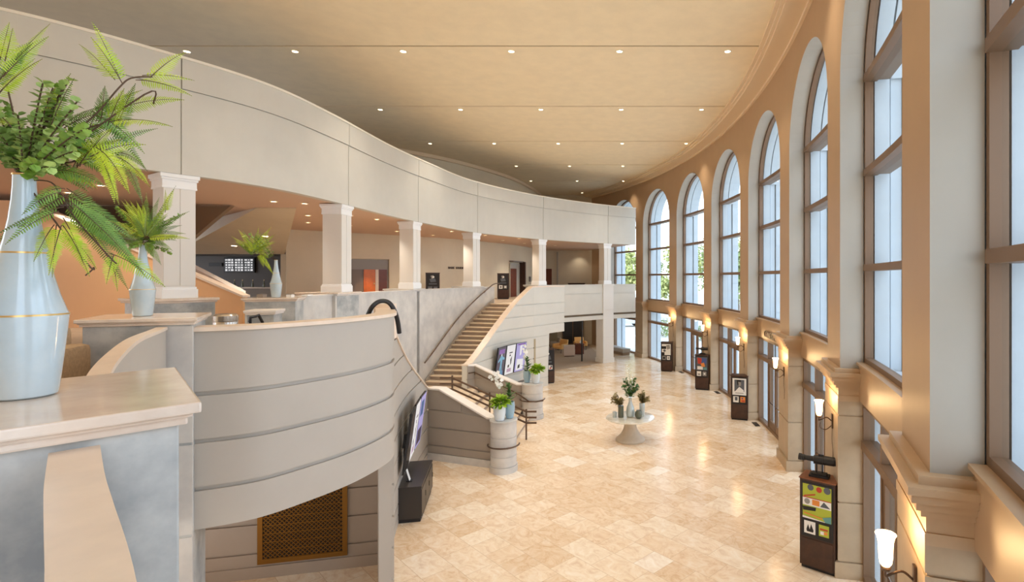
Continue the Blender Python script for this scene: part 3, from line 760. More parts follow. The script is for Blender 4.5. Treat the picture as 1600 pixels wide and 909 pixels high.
# centre rail of three bars on posts
yc = 16.8
mb = MB()
tops = [(-5.95, 1.98), (-5.56, 1.98), (-4.36, 1.43+0.0), (-3.19, 0.90), (-2.86, 0.90)]
for d in (0.0, 0.19, 0.36):
    mb.tube([(x, yc, z-d) for x, z in tops], 0.032, 8)
mb.build('centre_rail', 'bronze', st, smooth=True, world=True)
for x, zt_, zb_ in ((-5.56, 2.06, ZL), (-4.36, 1.52, 0.47), (-3.19, 0.98, 0.0)):
    mb = MB(); mb.tube([(x, yc, zb_), (x, yc, zt_)], 0.028, 8); mb.build('rail_post', 'bronze', st, world=True)
# handrail on the far low wall, bending round the post
hr = offset(FW, 0.07); mb = MB()
mb.tube([(hr[0][0], hr[0][1], 1.68), (hr[1][0], hr[1][1], 1.66), (hr[2][0], hr[2][1], 1.30), (hr[3][0], hr[3][1], 0.95), (hr[4][0], hr[4][1]-0.35, 0.72), (-3.25, 18.98, 0.70), (-3.02, 19.15, 0.70)], 0.026, 8)
for q in (1, 2, 3): mb.tube([(hr[q][0], hr[q][1]+0.06, (1.56, 1.2, 0.85)[q-1]), (hr[q][0], hr[q][1], (1.64, 1.28, 0.93)[q-1])], 0.014, 6)
mb.build('handrail', 'bronze', st, smooth=True, world=True)
# handrail on the inner wall of the far flight
IP = offset(resample(C3, S0, S1+0.35, 24), 0.09); mb = MB()
zz = [ZL+0.95+(Z2-ZL)*min(1.0, i/22.5) for i in range(25)]
path = [(p[0], p[1], z) for p, z in zip(IP, zz)]
path = [(path[0][0]+0.02, path[0][1]-0.25, path[0][2]-0.05)] + path + [(path[-1][0]+0.02, path[-1][1]+0.02, path[-1][2]-0.06)]
mb.tube(path, 0.026, 8)
for q in (2, 8, 14, 20): mb.tube([(IP[q][0]-0.09, IP[q][1]+0.01, zz[q]-0.12), (IP[q][0], IP[q][1], zz[q]-0.02)], 0.014, 6)
mb.build('handrail', 'bronze', st, smooth=True, world=True)
mb = MB(); sk = offset(resample(C3, S0, S1, 18), 0.03); mb.ribbon(offset(sk, 0.03), sk, [ZL+dz*i-0.05 for i in range(19)], [ZL+dz*i+0.22 for i in range(19)]); mb.build('skirting', 'lowwall', st, world=True)
# second floor dark curled handrail above the rim of the curved balcony
hd = thing('stair_handrail', 'dark curled handrail rising above the rim of the curved balcony front', 'handrail', (-4.0, 9.2, Z2))
pts = [pt(575, 492, 8.6), pt(581, 480, 8.6), pt(590, 472, 8.65), pt(600, 470, 8.7), pt(609, 474, 8.75), pt(616, 485, 8.8), pt(621, 500, 8.9), pt(624, 520, 9.0)]
mb = MB(); mb.tube(spl(pts, 5), 0.038, 8); mb.build('rail', 'black', hd, smooth=True, world=True)
mb = MB(); mb.tube([pt(578, 487, 8.6), (pt(578, 487, 8.6)[0], 8.6, Z2)], 0.02, 8); mb.build('post', 'black', hd, world=True)
mb = MB(); a = pt(588, 486, 9.25); b = pt(612, 486, 9.25); mb.box(((a[0]+b[0])/2, 9.3, 4.42), (b[0]-a[0], 0.3, 0.62)); struct('trim_50', mb, 'stonecap', label='beige block under the curled handrail')
# little bent rail beside the small newel
hb = thing('stair_handrail', 'short black zigzag rail beside the small low newel', 'handrail', (-5.5, 8.1, Z2))
mb = MB(); mb.tube([pt(390, 503, 8.0), pt(391, 496, 8.0), pt(400, 494, 8.05), pt(404, 492, 8.1), pt(410, 503, 8.2), pt(411, 520, 8.2)], 0.022, 8)
mb.tube([pt(391, 496, 8.0), pt(391, 500, 8.0), (pt(391, 500, 8.0)[0], 8.0, Z2)], 0.02, 8); mb.build('rail', 'black', hb, smooth=True, world=True)
# steel bin on the landing
bn = thing('waste_bin', 'round brushed steel bin top behind the rim of the curved balcony', 'bin', (-5.3, 6.95, Z2))
mb = MB(); mb.lathe([(0.13, 0), (0.135, 0.02), (0.135, 0.66), (0.128, 0.67)], (0, 0, 0), 32); mb.build('body', 'steel', bn, smooth=True)
mb = MB(); mb.lathe([(0.137, 0.67), (0.137, 0.74), (0.11, 0.765), (0.05, 0.77)], (0, 0, 0), 32); mb.build('lid', 'steel', bn, smooth=True)

# ---- brass grille in the wall under the balcony
gx0, gx1 = -6.36, -4.98
def gl(x): return 9.0 + (x+6.7)*(0.57/2.43)
ga = math.atan2(0.57, 2.43)
g = thing('vent_grille', 'square brass lattice vent grille in the grooved wall under the balcony', 'grille', ((gx0+gx1)/2, gl((gx0+gx1)/2)-0.012, 0.24), ga)
W = (gx1-gx0)/math.cos(ga); H = 1.72
mb = MB(); mb.box((0, 0.0, H/2), (W-0.02, 0.008, H-0.02)); mb.build('backing', 'grilledark', g)
mb = MB()
for (cx, cz, dx, dz_) in ((0, 0.04, W, 0.08), (0, H-0.04, W, 0.08), (-W/2+0.04, H/2, 0.08, H-0.16), (W/2-0.04, H/2, 0.08, H-0.16)): mb.box((cx, -0.012, cz), (dx, 0.03, dz_))
mb.build('frame', 'brass', g, bevel=0.004)
mb = MB(); w2, h2 = W/2-0.08, H/2-0.08; stp = 0.072
def bar(x0, z0, x1, z1):
    t = 0.0065; l = math.hypot(x1-x0, z1-z0)
    if l < 0.02: return
    nx, nz = -(z1-z0)/l*t, (x1-x0)/l*t
    mb.poly3([(x0+nx, -0.006, z0+nz), (x1+nx, -0.006, z1+nz), (x1-nx, -0.006, z1-nz), (x0-nx, -0.006, z0-nz)], (0, -0.012, 0))
k = -(w2+h2)
while k < w2+h2:
    for sg in (1, -1):   # lines x = k + sg*z inside the rectangle
        zs = sorted([max(-h2, min(h2, (-w2-k)*sg)), max(-h2, min(h2, (w2-k)*sg))])
        if zs[1]-zs[0] > 0.01: bar(k+sg*zs[0], zs[0]+H/2, k+sg*zs[1], zs[1]+H/2)
    k += stp
nzr = int(h2*2/stp)
for i in range(nzr+1):
    z = H/2-h2+stp*i
    if i % 2 == 0: bar(-w2, z, w2, z)
mb.build('lattice', 'brass', g)
# ================================================================== THINGS
# ---- kiosks
def art(t, spec, z0, z1, x0, x1, y, name='poster', base='white'):
    """a printed sheet: base rectangle plus flat coloured patches in 0..1 coordinates"""
    def X(u): return x0+(x1-x0)*u
    def Z(v): return z0+(z1-z0)*v
    mb = MB(); mb.box(((x0+x1)/2, y, (z0+z1)/2), (x1-x0, 0.006, z1-z0)); p = mb.build(name, base, t)
    mb = MB(); mats = []
    for it in spec:
        kind, m = it[0], it[1]
        if m not in mats: mats.append(m)
        mi = mats.index(m); d = -0.0035-0.0006*spec.index(it)
        if kind == 'r':
            u0, v0, u1, v1 = it[2:]
            mb.poly3([(X(u0), y+d, Z(v0)), (X(u1), y+d, Z(v0)), (X(u1), y+d, Z(v1)), (X(u0), y+d, Z(v1))], (0, 0.0004, 0), mi)
        elif kind == 'p':
            mb.poly3([(X(u), y+d, Z(v)) for u, v in it[2]], (0, 0.0004, 0), mi)
        else:
            cu, cv, r = it[2:]
            mb.poly3([(X(cu)+r*math.cos(2*PI*k/16), y+d, Z(cv)+r*math.sin(2*PI*k/16)) for k in range(16)], (0, 0.0004, 0), mi)
    if spec: mb.build('artwork', mats, p)
    return p
KW, KD, KH = 0.60, 0.40, 1.62
def kiosk(label, L, Rr, H, main, mbase, b1, b2, topmat='espresso'):
    ang = math.atan2(Rr[1]-L[1], Rr[0]-L[0]); W = math.dist(L, Rr)
    t = thing('display_kiosk', label, 'display stand', ((L[0]+Rr[0])/2, (L[1]+Rr[1])/2, L[2]), ang, 'dark wooden poster stands')
    mb = MB(); mb.box((0, KD/2, H/2+0.03), (W, KD, H-0.06)); mb.build('cabinet', 'espresso', t, bevel=0.006)
    mb = MB(); mb.box((0, KD/2+0.01, 0.035), (W-0.04, KD-0.05, 0.07)); mb.build('plinth', 'rubber', t)
    mb = MB(); mb.box((0, KD/2, H-0.012), (W+0.03, KD+0.03, 0.025)); mb.build('top', topmat, t, bevel=0.006)
    mb = MB(); z1 = H-0.06; z0 = 0.36*H
    mb.box((0, -0.004, (z0+z1)/2), (W-0.06, 0.016, z1-z0)); mb.build('display_panel', 'rubber', t, bevel=0.003)
    art(t, main, 0.565*H, H-0.10, -W/2+0.06, W/2-0.06, -0.016, 'poster', mbase)
    zb0, zb1 = 0.40*H, 0.535*H
    art(t, b1[1], zb0, zb1, -W*0.36, -W*0.04, -0.018, 'brochure', b1[0])
    art(t, b2[1], zb0+0.01, zb1-0.01, W*0.06, W*0.34, -0.018, 'brochure', b2[0])
    mb = MB(); mb.box((0, -0.006, 0.19*H), (W-0.07, 0.012, 0.30*H)); mb.build('door', 'espresso', t, bevel=0.004)
    return t
bk = ('white', [('p', 'ink', [(0.2, 0.3), (0.35, 0.75), (0.5, 0.35), (0.62, 0.8), (0.85, 0.3), (0.8, 0.15), (0.25, 0.15)])])
by = ('lime', [('r', 'red', 0.1, 0.55, 0.9, 0.7), ('r', 'white', 0.15, 0.15, 0.5, 0.45), ('r', 'orange', 0.5, 0.2, 0.85, 0.45)])
k1main = [('r', 'lime', 0, 0.0, 1, 1.0), ('c', 'slate', 0.28, 0.92, 0.055), ('c', 'red', 0.58, 0.9, 0.05), ('c', 'slate', 0.86, 0.92, 0.06), ('p', 'red', [(0.05, 0.66), (0.45, 0.76), (0.45, 0.72), (0.05, 0.62)]),
          ('r', 'white', 0, 0.38, 1, 0.62), ('r', 'red', 0, 0.60, 1, 0.625), ('c', 'grey', 0.16, 0.5, 0.05), ('r', 'orange', 0.34, 0.42, 0.6, 0.58), ('p', 'slate', [(0.62, 0.42), (0.75, 0.58), (0.97, 0.42)]),
          ('p', 'ink', [(0.0, 0.34), (0.02, 0.22), (0.46, 0.26), (0.48, 0.36)]), ('p', 'orange', [(0.05, 0.17), (0.7, 0.10), (0.7, 0.07), (0.05, 0.13)]), ('p', 'white', [(0, 0.06), (1, 0.0), (0, 0.0)]), ('p', 'teal', [(0.7, 0.12), (1, 0.2), (1, 0), (0.8, 0.0)])]
K1 = kiosk('dark wooden poster stand with yellow-green poster, under the nearest black telescope', (3.13, 9.45, 0), (3.62, 9.08, 0), KH, k1main, 'yellow', bk, by, 'espressotop')
k2main = [('r', 'white', 0, 0, 1, 1), ('r', 'slate', 0.14, 0.22, 0.86, 0.92), ('p', 'ink', [(0.3, 0.9), (0.62, 0.92), (0.58, 0.62), (0.36, 0.6)]), ('p', 'grey', [(0.42, 0.8), (0.62, 0.78), (0.62, 0.58), (0.46, 0.52)]), ('p', 'white', [(0.2, 0.22), (0.5, 0.5), (0.82, 0.3), (0.8, 0.22)]), ('r', 'grey', 0.2, 0.1, 0.8, 0.14)]
kiosk('dark wooden poster stand with a black and white portrait poster, nearest the inscribed entrance', (3.84, 19.2, 0), (4.42, 19.0, 0), KH, k2main, 'white', ('white', [('r', 'slate', 0.3, 0.3, 0.8, 0.9)]), ('orange', [('r', 'red', 0.2, 0.1, 0.9, 0.4), ('c', 'blue', 0.4, 0.7, 0.03)]))
k3main = [('r', 'slate', 0, 0, 1, 1), ('p', 'red', [(0.1, 0.95), (0.5, 0.9), (0.45, 0.45), (0.15, 0.5)]), ('p', 'blue', [(0.5, 0.95), (0.95, 0.9), (0.9, 0.5), (0.5, 0.55)]), ('r', 'white', 0.1, 0.05, 0.6, 0.3), ('p', 'orange', [(0.4, 0.5), (0.7, 0.6), (0.8, 0.3), (0.5, 0.25)]), ('r', 'teal', 0.65, 0.05, 0.95, 0.22)]
K3 = kiosk('dark wooden poster stand with a red and blue poster and a black telescope on top', (3.2, 24.3, 0), (3.8, 24.1, 0), KH, k3main, 'slate', ('white', [('r', 'grey', 0.2, 0.2, 0.8, 0.5)]), ('grey', [('c', 'white', 0.5, 0.5, 0.04)]))
k4main = [('r', 'white', 0, 0.0, 1, 1), ('r', 'ink', 0.0, 0.55, 0.5, 0.8), ('c', 'slate', 0.3, 0.4, 0.07), ('p', 'grey', [(0.5, 0.9), (0.9, 0.95), (0.95, 0.6), (0.6, 0.5)]), ('r', 'ink', 0.0, 0.0, 0.3, 0.25)]
kiosk('dark wooden poster stand with a white poster, farthest along the window wall', (1.93, 29.0, 0), (2.52, 28.85, 0), KH, k4main, 'white', ('grey', [('r', 'ink', 0.2, 0.2, 0.8, 0.8)]), ('white', [('c', 'grey', 0.5, 0.5, 0.05)]))
dk = [('r', 'ink', 0, 0, 1, 1), ('p', 'grey', [(0.3, 0.9), (0.55, 0.95), (0.6, 0.7), (0.4, 0.6)]), ('p', 'slate', [(0.2, 0.6), (0.7, 0.65), (0.8, 0.35), (0.3, 0.3)]), ('r', 'slate', 0.15, 0.1, 0.85, 0.2), ('c', 'white', 0.55, 0.78, 0.05)]
kiosk('black poster stand on the second floor at the top of the far stair', (-7.35, 30.0, Z2), (-6.72, 30.1, Z2), 1.48, dk, 'ink', ('white', [('c', 'slate', 0.5, 0.5, 0.05)]), ('grey', [('r', 'white', 0.2, 0.2, 0.8, 0.8)]))
kiosk('black poster stand on the second floor left of the wall lettering', (-9.95, 26.1, Z2), (-9.35, 26.35, Z2), 1.48, dk, 'ink', ('slate', [('r', 'grey', 0.1, 0.3, 0.9, 0.6)]), ('slate', [('r', 'grey', 0.1, 0.3, 0.9, 0.6)]))
kiosk('black poster stand on the lobby floor by the lounge, behind the far planters', (-4.15, 25.55, 0), (-3.5, 25.75, 0), 1.7, dk, 'ink', ('grey', [('r', 'white', 0.1, 0.2, 0.9, 0.8)]), ('white', [('p', 'red', [(0.1, 0.1), (0.8, 0.2), (0.6, 0.7)]), ('r', 'slate', 0.5, 0.5, 0.9, 0.9)]))
# ---- telescopes
def telescope(label, x, y, z, rz, s=1.0):
    t = thing('telescope', label, 'telescope', (x, y, z), rz)
    mb = MB(); mb.box((0, 0, 0.02*s), (0.34*s, 0.20*s, 0.04*s)); mb.box((0, 0, 0.055*s), (0.26*s, 0.14*s, 0.03*s)); mb.build('base', 'rubber', t, bevel=0.006)
    mb = MB()
    for dx in (-0.05, 0.05): mb.tube([(dx*s, 0, 0.07*s), (dx*s, 0, 0.24*s)], 0.014*s, 8)
    mb.box((0, 0, 0.235*s), (0.2*s, 0.05*s, 0.025*s)); mb.build('stand', 'black', t)
    mb = MB(); P = [(-0.30, .045), (-0.25, .045), (-0.245, .036), (-0.10, .040), (-0.095, .058), (0.06, .060), (0.065, .066), (0.25, .066), (0.255, .060), (0.28, .060)]
    mb.tube([(a*s, 0, 0.30*s) for a, r in P], [r*s*1.2 for a, r in P], 16); mb.build('barrel', 'rubber', t, smooth=True)
    mb = MB(); mb.tube([(-0.30*s, 0, 0.30*s), (-0.36*s, 0, 0.305*s)], 0.06*s, 12); mb.build('eyepiece', 'black', t, smooth=True)
    mb = MB(); mb.tube([(0.0, 0, 0.36*s), (0.0, 0, 0.40*s)], 0.012*s, 8); mb.box((0.03*s, 0.0, 0.385*s), (0.09*s, 0.03*s, 0.02*s)); mb.build('sight', 'black', t)
def ontop(t, dx=0.0): 
    a = t.rotation_euler.z; return (t.location.x+math.cos(a)*dx-math.sin(a)*KD/2, t.location.y+math.sin(a)*dx+math.cos(a)*KD/2)
a = K1.rotation_euler.z
x, y = ontop(K1, -0.02); telescope('black telescope on the stand with the yellow-green poster', x, y, KH+0.001, a+R(8), 1.0)
x, y = ontop(K3); telescope('black telescope on the stand with the red and blue poster', x, y, KH+0.001, K3.rotation_euler.z, 0.86)

# ---- wall sconces with tulip shades
SC = ['brass wall sconce with lit tulip shade on the nearest pier, low at the bottom right', 'brass wall sconce with lit tulip shade above the stand with the yellow-green poster',
      'brass wall sconce with lit shade right of the inscribed entrance', 'brass wall sconce with lit shade above the black and white portrait poster',
      'brass wall sconce with lit shade above the stand with the red and blue poster', 'brass wall sconce with lit shade above the farthest white poster stand']
proto = None
SPOTS = []
for k in range(6):
    th = TH[k] + (0.38 if k == 0 else 0.55)
    p = arc(41.955, th); q = arc(41.72, th); rz = math.atan2(q[1]-p[1], q[0]-p[0])
    if proto is None:
        t = proto = thing('wall_sconce', SC[0], 'wall lamp', (p[0], p[1], 2.60), rz, 'sconces on the window piers')
        mb = MB(); mb.box((0.012, 0, 0), (0.024, 0.07, 0.26)); mb.build('back_plate', 'bronze', t, bevel=0.006)
        mb = MB(); mb.tube(spl([(0.02, 0, 0.0), (0.10, 0, 0.06), (0.18, 0, 0.03), (0.235, 0, 0.0), (0.235, 0, 0.06)], 5), 0.011, 8)
        mb.tube(spl([(0.02, 0, -0.08), (0.12, 0, -0.16), (0.22, 0, -0.12), (0.21, 0, -0.03)], 5), 0.008, 8); mb.lathe([(0.035, 0.055), (0.045, 0.075), (0.03, 0.09)], (0.235, 0, 0), 16); mb.build('arm', 'bronze', t, smooth=True)
        mb = MB(); mb.lathe([(0.034, 0.09), (0.050, 0.115), (0.058, 0.17), (0.060, 0.24), (0.064, 0.30), (0.074, 0.345), (0.086, 0.365), (0.078, 0.365), (0.058, 0.30)], (0.235, 0, 0), 24); mb.build('shade', 'shadeon', t, smooth=True)
        mb = MB(); mb.tube(spl([(0.01, 0.0, -0.12), (0.02, 0.04, -0.35), (0.015, 0.09, -0.52), (0.01, 0.05, -0.75)], 6), 0.005, 6); mb.build('cord', 'bronze', t)
    else:
        t = dup(proto, (p[0], p[1], 2.60), rz, SC[k])
    SPOTS.append((q, th))

# ---- wall screens above the consoles
def screens(path, s_list, z0, h, tilt, lab, cont):
    for j, s in enumerate(s_list):
        p = at_len(path, s); tx, ty = tangent(path, s); rz = math.atan2(ty, tx)
        t = thing('display_screen', lab[j], 'screen', (p[0], p[1], z0), rz)
        w = 0.72; tl = math.tan(tilt)
        def tb(mb):
            mb.v = [(x, y-z*tl, z) for x, y, z in mb.v]; return mb
        mb = MB(); mb.box((0, -0.10, h/2), (w, 0.05, h)); tb(mb).build('case', 'rubber', t, bevel=0.005)
        mb = MB(); mb.box((0, -0.04, h*0.5), (0.2, 0.10, 0.3)); tb(mb).build('bracket', 'black', t)
        mb = MB(); mb.box((0, -0.128, h/2), (w-0.04, 0.006, h-0.04)); sc_ = tb(mb).build('screen', cont[j][0], t)
        mb = MB(); mats = []
        for n_, (m, poly) in enumerate(cont[j][1]):
            if m not in mats: mats.append(m)
            mb.poly3([((u-0.5)*(w-0.05), -0.1325-0.0004*n_, 0.02+v*(h-0.04)) for u, v in poly], (0, 0.0004, 0), mats.index(m))
        tb(mb).build('picture', mats, sc_)
rect = lambda a, b, c, d: [(a, b), (c, b), (c, d), (a, d)]
dancer = [('scr_violet', rect(0.15, 0.78, 0.85, 0.93)), ('scr_blue', [(0.1, 0.0), (0.9, 0.0), (0.85, 0.2), (0.15, 0.25)]), ('scr_cyan', [(0.42, 0.72), (0.52, 0.76), (0.6, 0.7), (0.92, 0.62), (0.9, 0.56), (0.66, 0.58), (0.62, 0.4), (0.75, 0.05), (0.62, 0.04), (0.52, 0.34), (0.38, 0.02), (0.26, 0.04), (0.42, 0.42), (0.38, 0.58), (0.14, 0.5), (0.1, 0.56)]), ('scr_white', [(0.44, 0.74), (0.5, 0.80), (0.56, 0.74), (0.5, 0.69)])]
whitep = [('scr_grey', [(0.5, 0.5), (0.68, 0.62), (0.66, 0.36), (0.56, 0.3)]), ('scr_black', [(0.25, 0.32), (0.45, 0.34), (0.42, 0.24), (0.27, 0.23)]), ('scr_pink', rect(0.2, 0.08, 0.7, 0.2)), ('scr_grey', rect(0.3, 0.72, 0.7, 0.76)), ('scr_grey', rect(0.35, 0.62, 0.5, 0.68))]
lavp = [('scr_white', [(0.1, 0.05), (0.85, 0.05), (0.8, 0.42), (0.15, 0.45)]), ('scr_black', [(0.3, 0.22), (0.5, 0.25), (0.5, 0.12), (0.28, 0.1)]), ('scr_white', [(0.35, 0.9), (0.6, 0.95), (0.55, 0.6), (0.4, 0.55)]), ('scr_violet', rect(0.1, 0.94, 0.9, 0.98))]
LO = lens(Op); sy = s_at_y(Op, 21.7)
screens(Op, [sy, sy+0.80, sy+1.60], 1.05, 1.28, R(7.5), ['wall screen showing a cyan dancer on dark purple, left of the three behind the stairs', 'wall screen with a white poster, middle of the three behind the stairs', 'wall screen with a lavender poster, right of the three behind the stairs'], [('scr_purple', dancer), ('scr_white', whitep), ('scr_lav', lavp)])
sy = s_at_y(DR, 11.3)
screens(DR, [sy, sy+0.82, sy+1.64], 1.05, 1.28, R(7.5), ['wall screen seen edge-on above the near black console, nearest of its three', 'wall screen seen edge-on beside the near stair flank, middle of its three', 'wall screen seen edge-on on the near stair flank, farthest of its three'], [('scr_black', [('scr_grey', rect(0.2, 0.4, 0.7, 0.6))]), ('scr_white', whitep), ('scr_lav', [('scr_purple', rect(0.05, 0.05, 0.9, 0.35)), ('scr_blue', rect(0.1, 0.6, 0.7, 0.9))])])

# ---- consoles
def console(label, p, q, depth, h):
    ang = math.atan2(q[1]-p[1], q[0]-p[0]); L = math.dist(p, q)
    t = thing('console_table', label, 'console', ((p[0]+q[0])/2, (p[1]+q[1])/2, 0), ang)
    D = depth
    mb = MB(); mb.box((0, -D/2, 0.05), (L-0.04, D-0.04, 0.10)); mb.build('plinth', 'rubber', t)
    mb = MB(); mb.box((0, -D/2, h/2+0.03), (L, D, h-0.10)); mb.build('body', 'console', t, bevel=0.004)
    mb = MB(); mb.box((0, -D/2, h-0.02), (L+0.03, D+0.02, 0.04)); mb.build('top', 'console', t, bevel=0.005)
    for k in range(3):
        mb = MB(); mb.box((-L/2+L*(k+0.5)/3, -D-0.006, h/2+0.02), (L/3-0.02, 0.014, h-0.2)); d = mb.build('door', 'console', t, bevel=0.003)
        mb = MB(); mb.tube([(-L/2+L*(k+0.85)/3, -D-0.022, h*0.5), (-L/2+L*(k+0.85)/3, -D-0.022, h*0.65)], 0.007, 6); mb.build('handle', 'black', d)
    return t
cn = console('long black console under the edge-on screens of the near stair flank', (-4.84, 11.05), (-5.20, 12.65), 0.50, 0.76)
cf = console('low black console under the three screens behind the stairs', at_len(Op, s_at_y(Op, 22.0)), at_len(Op, s_at_y(Op, 23.5)), 0.42, 0.62)
cf.location.x += 0.09; cf.location.y -= 0.03
t = thing('brochure_holder', 'clear brochure holder with white leaflets on the near black console', 'brochure holder', (-4.72, 11.45, 0.761), R(100))
mb = MB(); mb.box((0, 0, 0.006), (0.12, 0.12, 0.012)); mb.poly3([(-0.055, 0.0, 0.01), (0.055, 0.0, 0.01), (0.055, 0.07, 0.26), (-0.055, 0.07, 0.26)], (0, 0.008, 0)); mb.build('stand', 'black', t)
mb = MB(); mb.poly3([(-0.05, -0.012, 0.02), (0.05, -0.012, 0.02), (0.05, 0.055, 0.25), (-0.05, 0.055, 0.25)], (0, 0.011, 0)); mb.build('leaflet', 'white', t)

# ---- round table with its vases
TX, TY = 0.14, 16.75
t = thing('round_table', 'round pale table on a flared plaster pedestal in the middle of the lobby', 'table', (TX, TY, 0))
mb = MB(); mb.lathe([(0.46, 0), (0.47, 0.03), (0.46, 0.07), (0.40, 0.12), (0.30, 0.22), (0.225, 0.36), (0.19, 0.50), (0.19, 0.62), (0.24, 0.69), (0.36, 0.70)], (0, 0, 0), 48); mb.build('pedestal', 'tablebase', t, smooth=True)
mb = MB(); mb.lathe([(0.70, 0.70), (0.76, 0.705), (0.78, 0.72), (0.77, 0.74), (0.74, 0.745)], (0, 0, 0), 64); mb.build('top', 'tabletop', t, smooth=True)
TZ = 0.746
def vase_lathe(name, label, cat, x, y, z, prof, m, group=None):
    t = thing(name, label, cat, (x, y, z), 0, group); mb = MB(); mb.lathe(prof, (0, 0, 0), 28); mb.build('body', m, t, smooth=True); return t
vase_lathe('glass_vase', 'tall silver bottle vase in the centre of the round table', 'vase', TX-0.0, TY+0.02, TZ, [(0.09, 0), (0.125, 0.02), (0.14, 0.16), (0.12, 0.30), (0.075, 0.40), (0.05, 0.48), (0.05, 0.60), (0.06, 0.62)], 'glassvase')
vase_lathe('glass_vase', 'dark cylinder vase left of the centre vase on the round table', 'vase', TX-0.30, TY-0.05, TZ, [(0.085, 0), (0.09, 0.01), (0.09, 0.36), (0.082, 0.37)], 'darkvase')
vase_lathe('glass_vase', 'dark round bowl vase right of the centre vase on the round table', 'vase', TX+0.26, TY-0.18, TZ, [(0.06, 0), (0.10, 0.04), (0.125, 0.12), (0.11, 0.20), (0.07, 0.24), (0.075, 0.26)], 'darkvase')
vase_lathe('glass_vase', 'silver vase at the right rim of the flowers on the round table', 'vase', TX+0.38, TY+0.10, TZ, [(0.075, 0), (0.08, 0.01), (0.085, 0.20), (0.09, 0.40), (0.085, 0.42)], 'glassvase')
vase_lathe('candle_glass', 'short clear tumbler at the left edge of the round table', 'tumbler', TX-0.50, TY-0.05, TZ, [(0.06, 0), (0.065, 0.01), (0.068, 0.17), (0.062, 0.175)], 'glassvase')

# ---- foliage helpers
def frond(mb, path, width, n, nrm, taper=1.0, droop=0.25, mi=0, ms=1, rr=0.0015):
    """a fern frond: a thin midrib with paired pointed leaflets"""
    P = [Vector(p) for p in path]; L = lens([tuple(p) for p in P]); tot = L[-1]
    mb.tube([tuple(p) for p in P], [rr*(1.1-0.8*i/(len(P)-1)) for i in range(len(P))], 5, ms)
    nrm = Vector(nrm).normalized()
    for i in range(n):
        f = 0.10+0.89*i/(n-1); s = f*tot
        c = Vector(at_len([tuple(p) for p in P], s, L)); c2 = Vector(at_len([tuple(p) for p in P], min(tot, s+0.02*tot), L)); c1 = Vector(at_len([tuple(p) for p in P], max(0, s-0.02*tot), L))
        t = (c2-c1).normalized(); sd = t.cross(nrm).normalized(); up = sd.cross(t)
        w = width*(math.sin(PI*min(1, f*1.15+0.18))**0.8 if f*1.15+0.18 < 0.5 else (1-((f-0.28)/0.72)**1.25)) * random.uniform(0.86, 1.08)
        w = max(w, width*0.05)
        lw = tot/n*0.29
        for sg in (1, -1):
            d = (sd*sg*0.90 + t*0.42 - up*droop*random.uniform(0.6, 1.4)).normalized()
            q = d.cross(up).normalized()
            tip = c + d*w; m1 = c + d*w*0.40 + q*lw*0.9; m2 = c + d*w*0.40 - q*lw*0.9; b1 = c+q*lw*0.5; b2 = c-q*lw*0.5
            k1 = c + d*w*0.75 + q*lw*0.6 - up*w*0.05; k2 = c + d*w*0.75 - q*lw*0.6 - up*w*0.05
            mb.add([b1, m1, k1, tip - up*w*0.12, k2, m2, b2], [(0, 1, 5, 6), (1, 2, 4, 5), (2, 3, 4)], mi)
def arcpts(a, b, sag, n=9, side=(0, 0, 0)):
    a = Vector(a); b = Vector(b); m = (a+b)/2 + Vector((0, 0, sag)) + Vector(side)
    return [tuple((1-t)**2*a + 2*t*(1-t)*m + t*t*b) for t in [i/n for i in range(n+1)]]
def leaf(mb, c, d, up, L, W, mi=0, fold=0.15):
    d = Vector(d).normalized(); up = Vector(up); s = d.cross(up)
    if s.length < 1e-4: s = d.cross(Vector((1, 0, 0)))
    s.normalize(); u = s.cross(d)
    c = Vector(c)
    V = [c, c+d*L*0.3+s*W*0.5+u*W*fold, c+d*L*0.7+s*W*0.42+u*W*fold*0.6, c+d*L-u*L*0.08, c+d*L*0.7-s*W*0.42+u*W*fold*0.6, c+d*L*0.3-s*W*0.5+u*W*fold, c+d*L*0.35, c+d*L*0.7]
    mb.add(V, [(0, 1, 6), (1, 2, 7, 6), (2, 3, 7), (7, 3, 4), (6, 7, 4, 5), (0, 6, 5)], mi)
def sprig(mb, path, lr, pairs, mi=0, ms=1):
    L = lens(path); mb.tube(path, 0.0025, 5, ms)
    for i in range(pairs):
        s = L[-1]*(0.25+0.75*i/(pairs-1)); c = Vector(at_len(path, s, L)); t = (Vector(at_len(path, min(L[-1], s+0.01), L))-Vector(at_len(path, max(0, s-0.01), L))).normalized()
        a = random.uniform(0, PI)
        side = t.cross(Vector((math.cos(a), math.sin(a), 0.3))).normalized()
        for sg in (1, -1):
            r = lr*random.uniform(0.75, 1.15)
            leaf(mb, c, side*sg+t*0.5+Vector((0, 0, random.uniform(-.2, .3))), Vector((random.uniform(-.5, .5), random.uniform(-.5, .5), 1)).normalized(), r*1.5, r*1.5, mi, 0.1)
VPROF = [(r*1.05, z) for r, z in [(0.070, 0.0), (0.078, 0.006), (0.082, 0.03), (0.098, 0.20), (0.1045, 0.280), (0.1055, 0.288), (0.1, 0.30), (0.083, 0.36), (0.068, 0.43), (0.058, 0.497), (0.0575, 0.51), (0.049, 0.55), (0.038, 0.62), (0.031, 0.69), (0.028, 0.74), (0.0275, 0.775), (0.0285, 0.78), (0.022, 0.78)]]
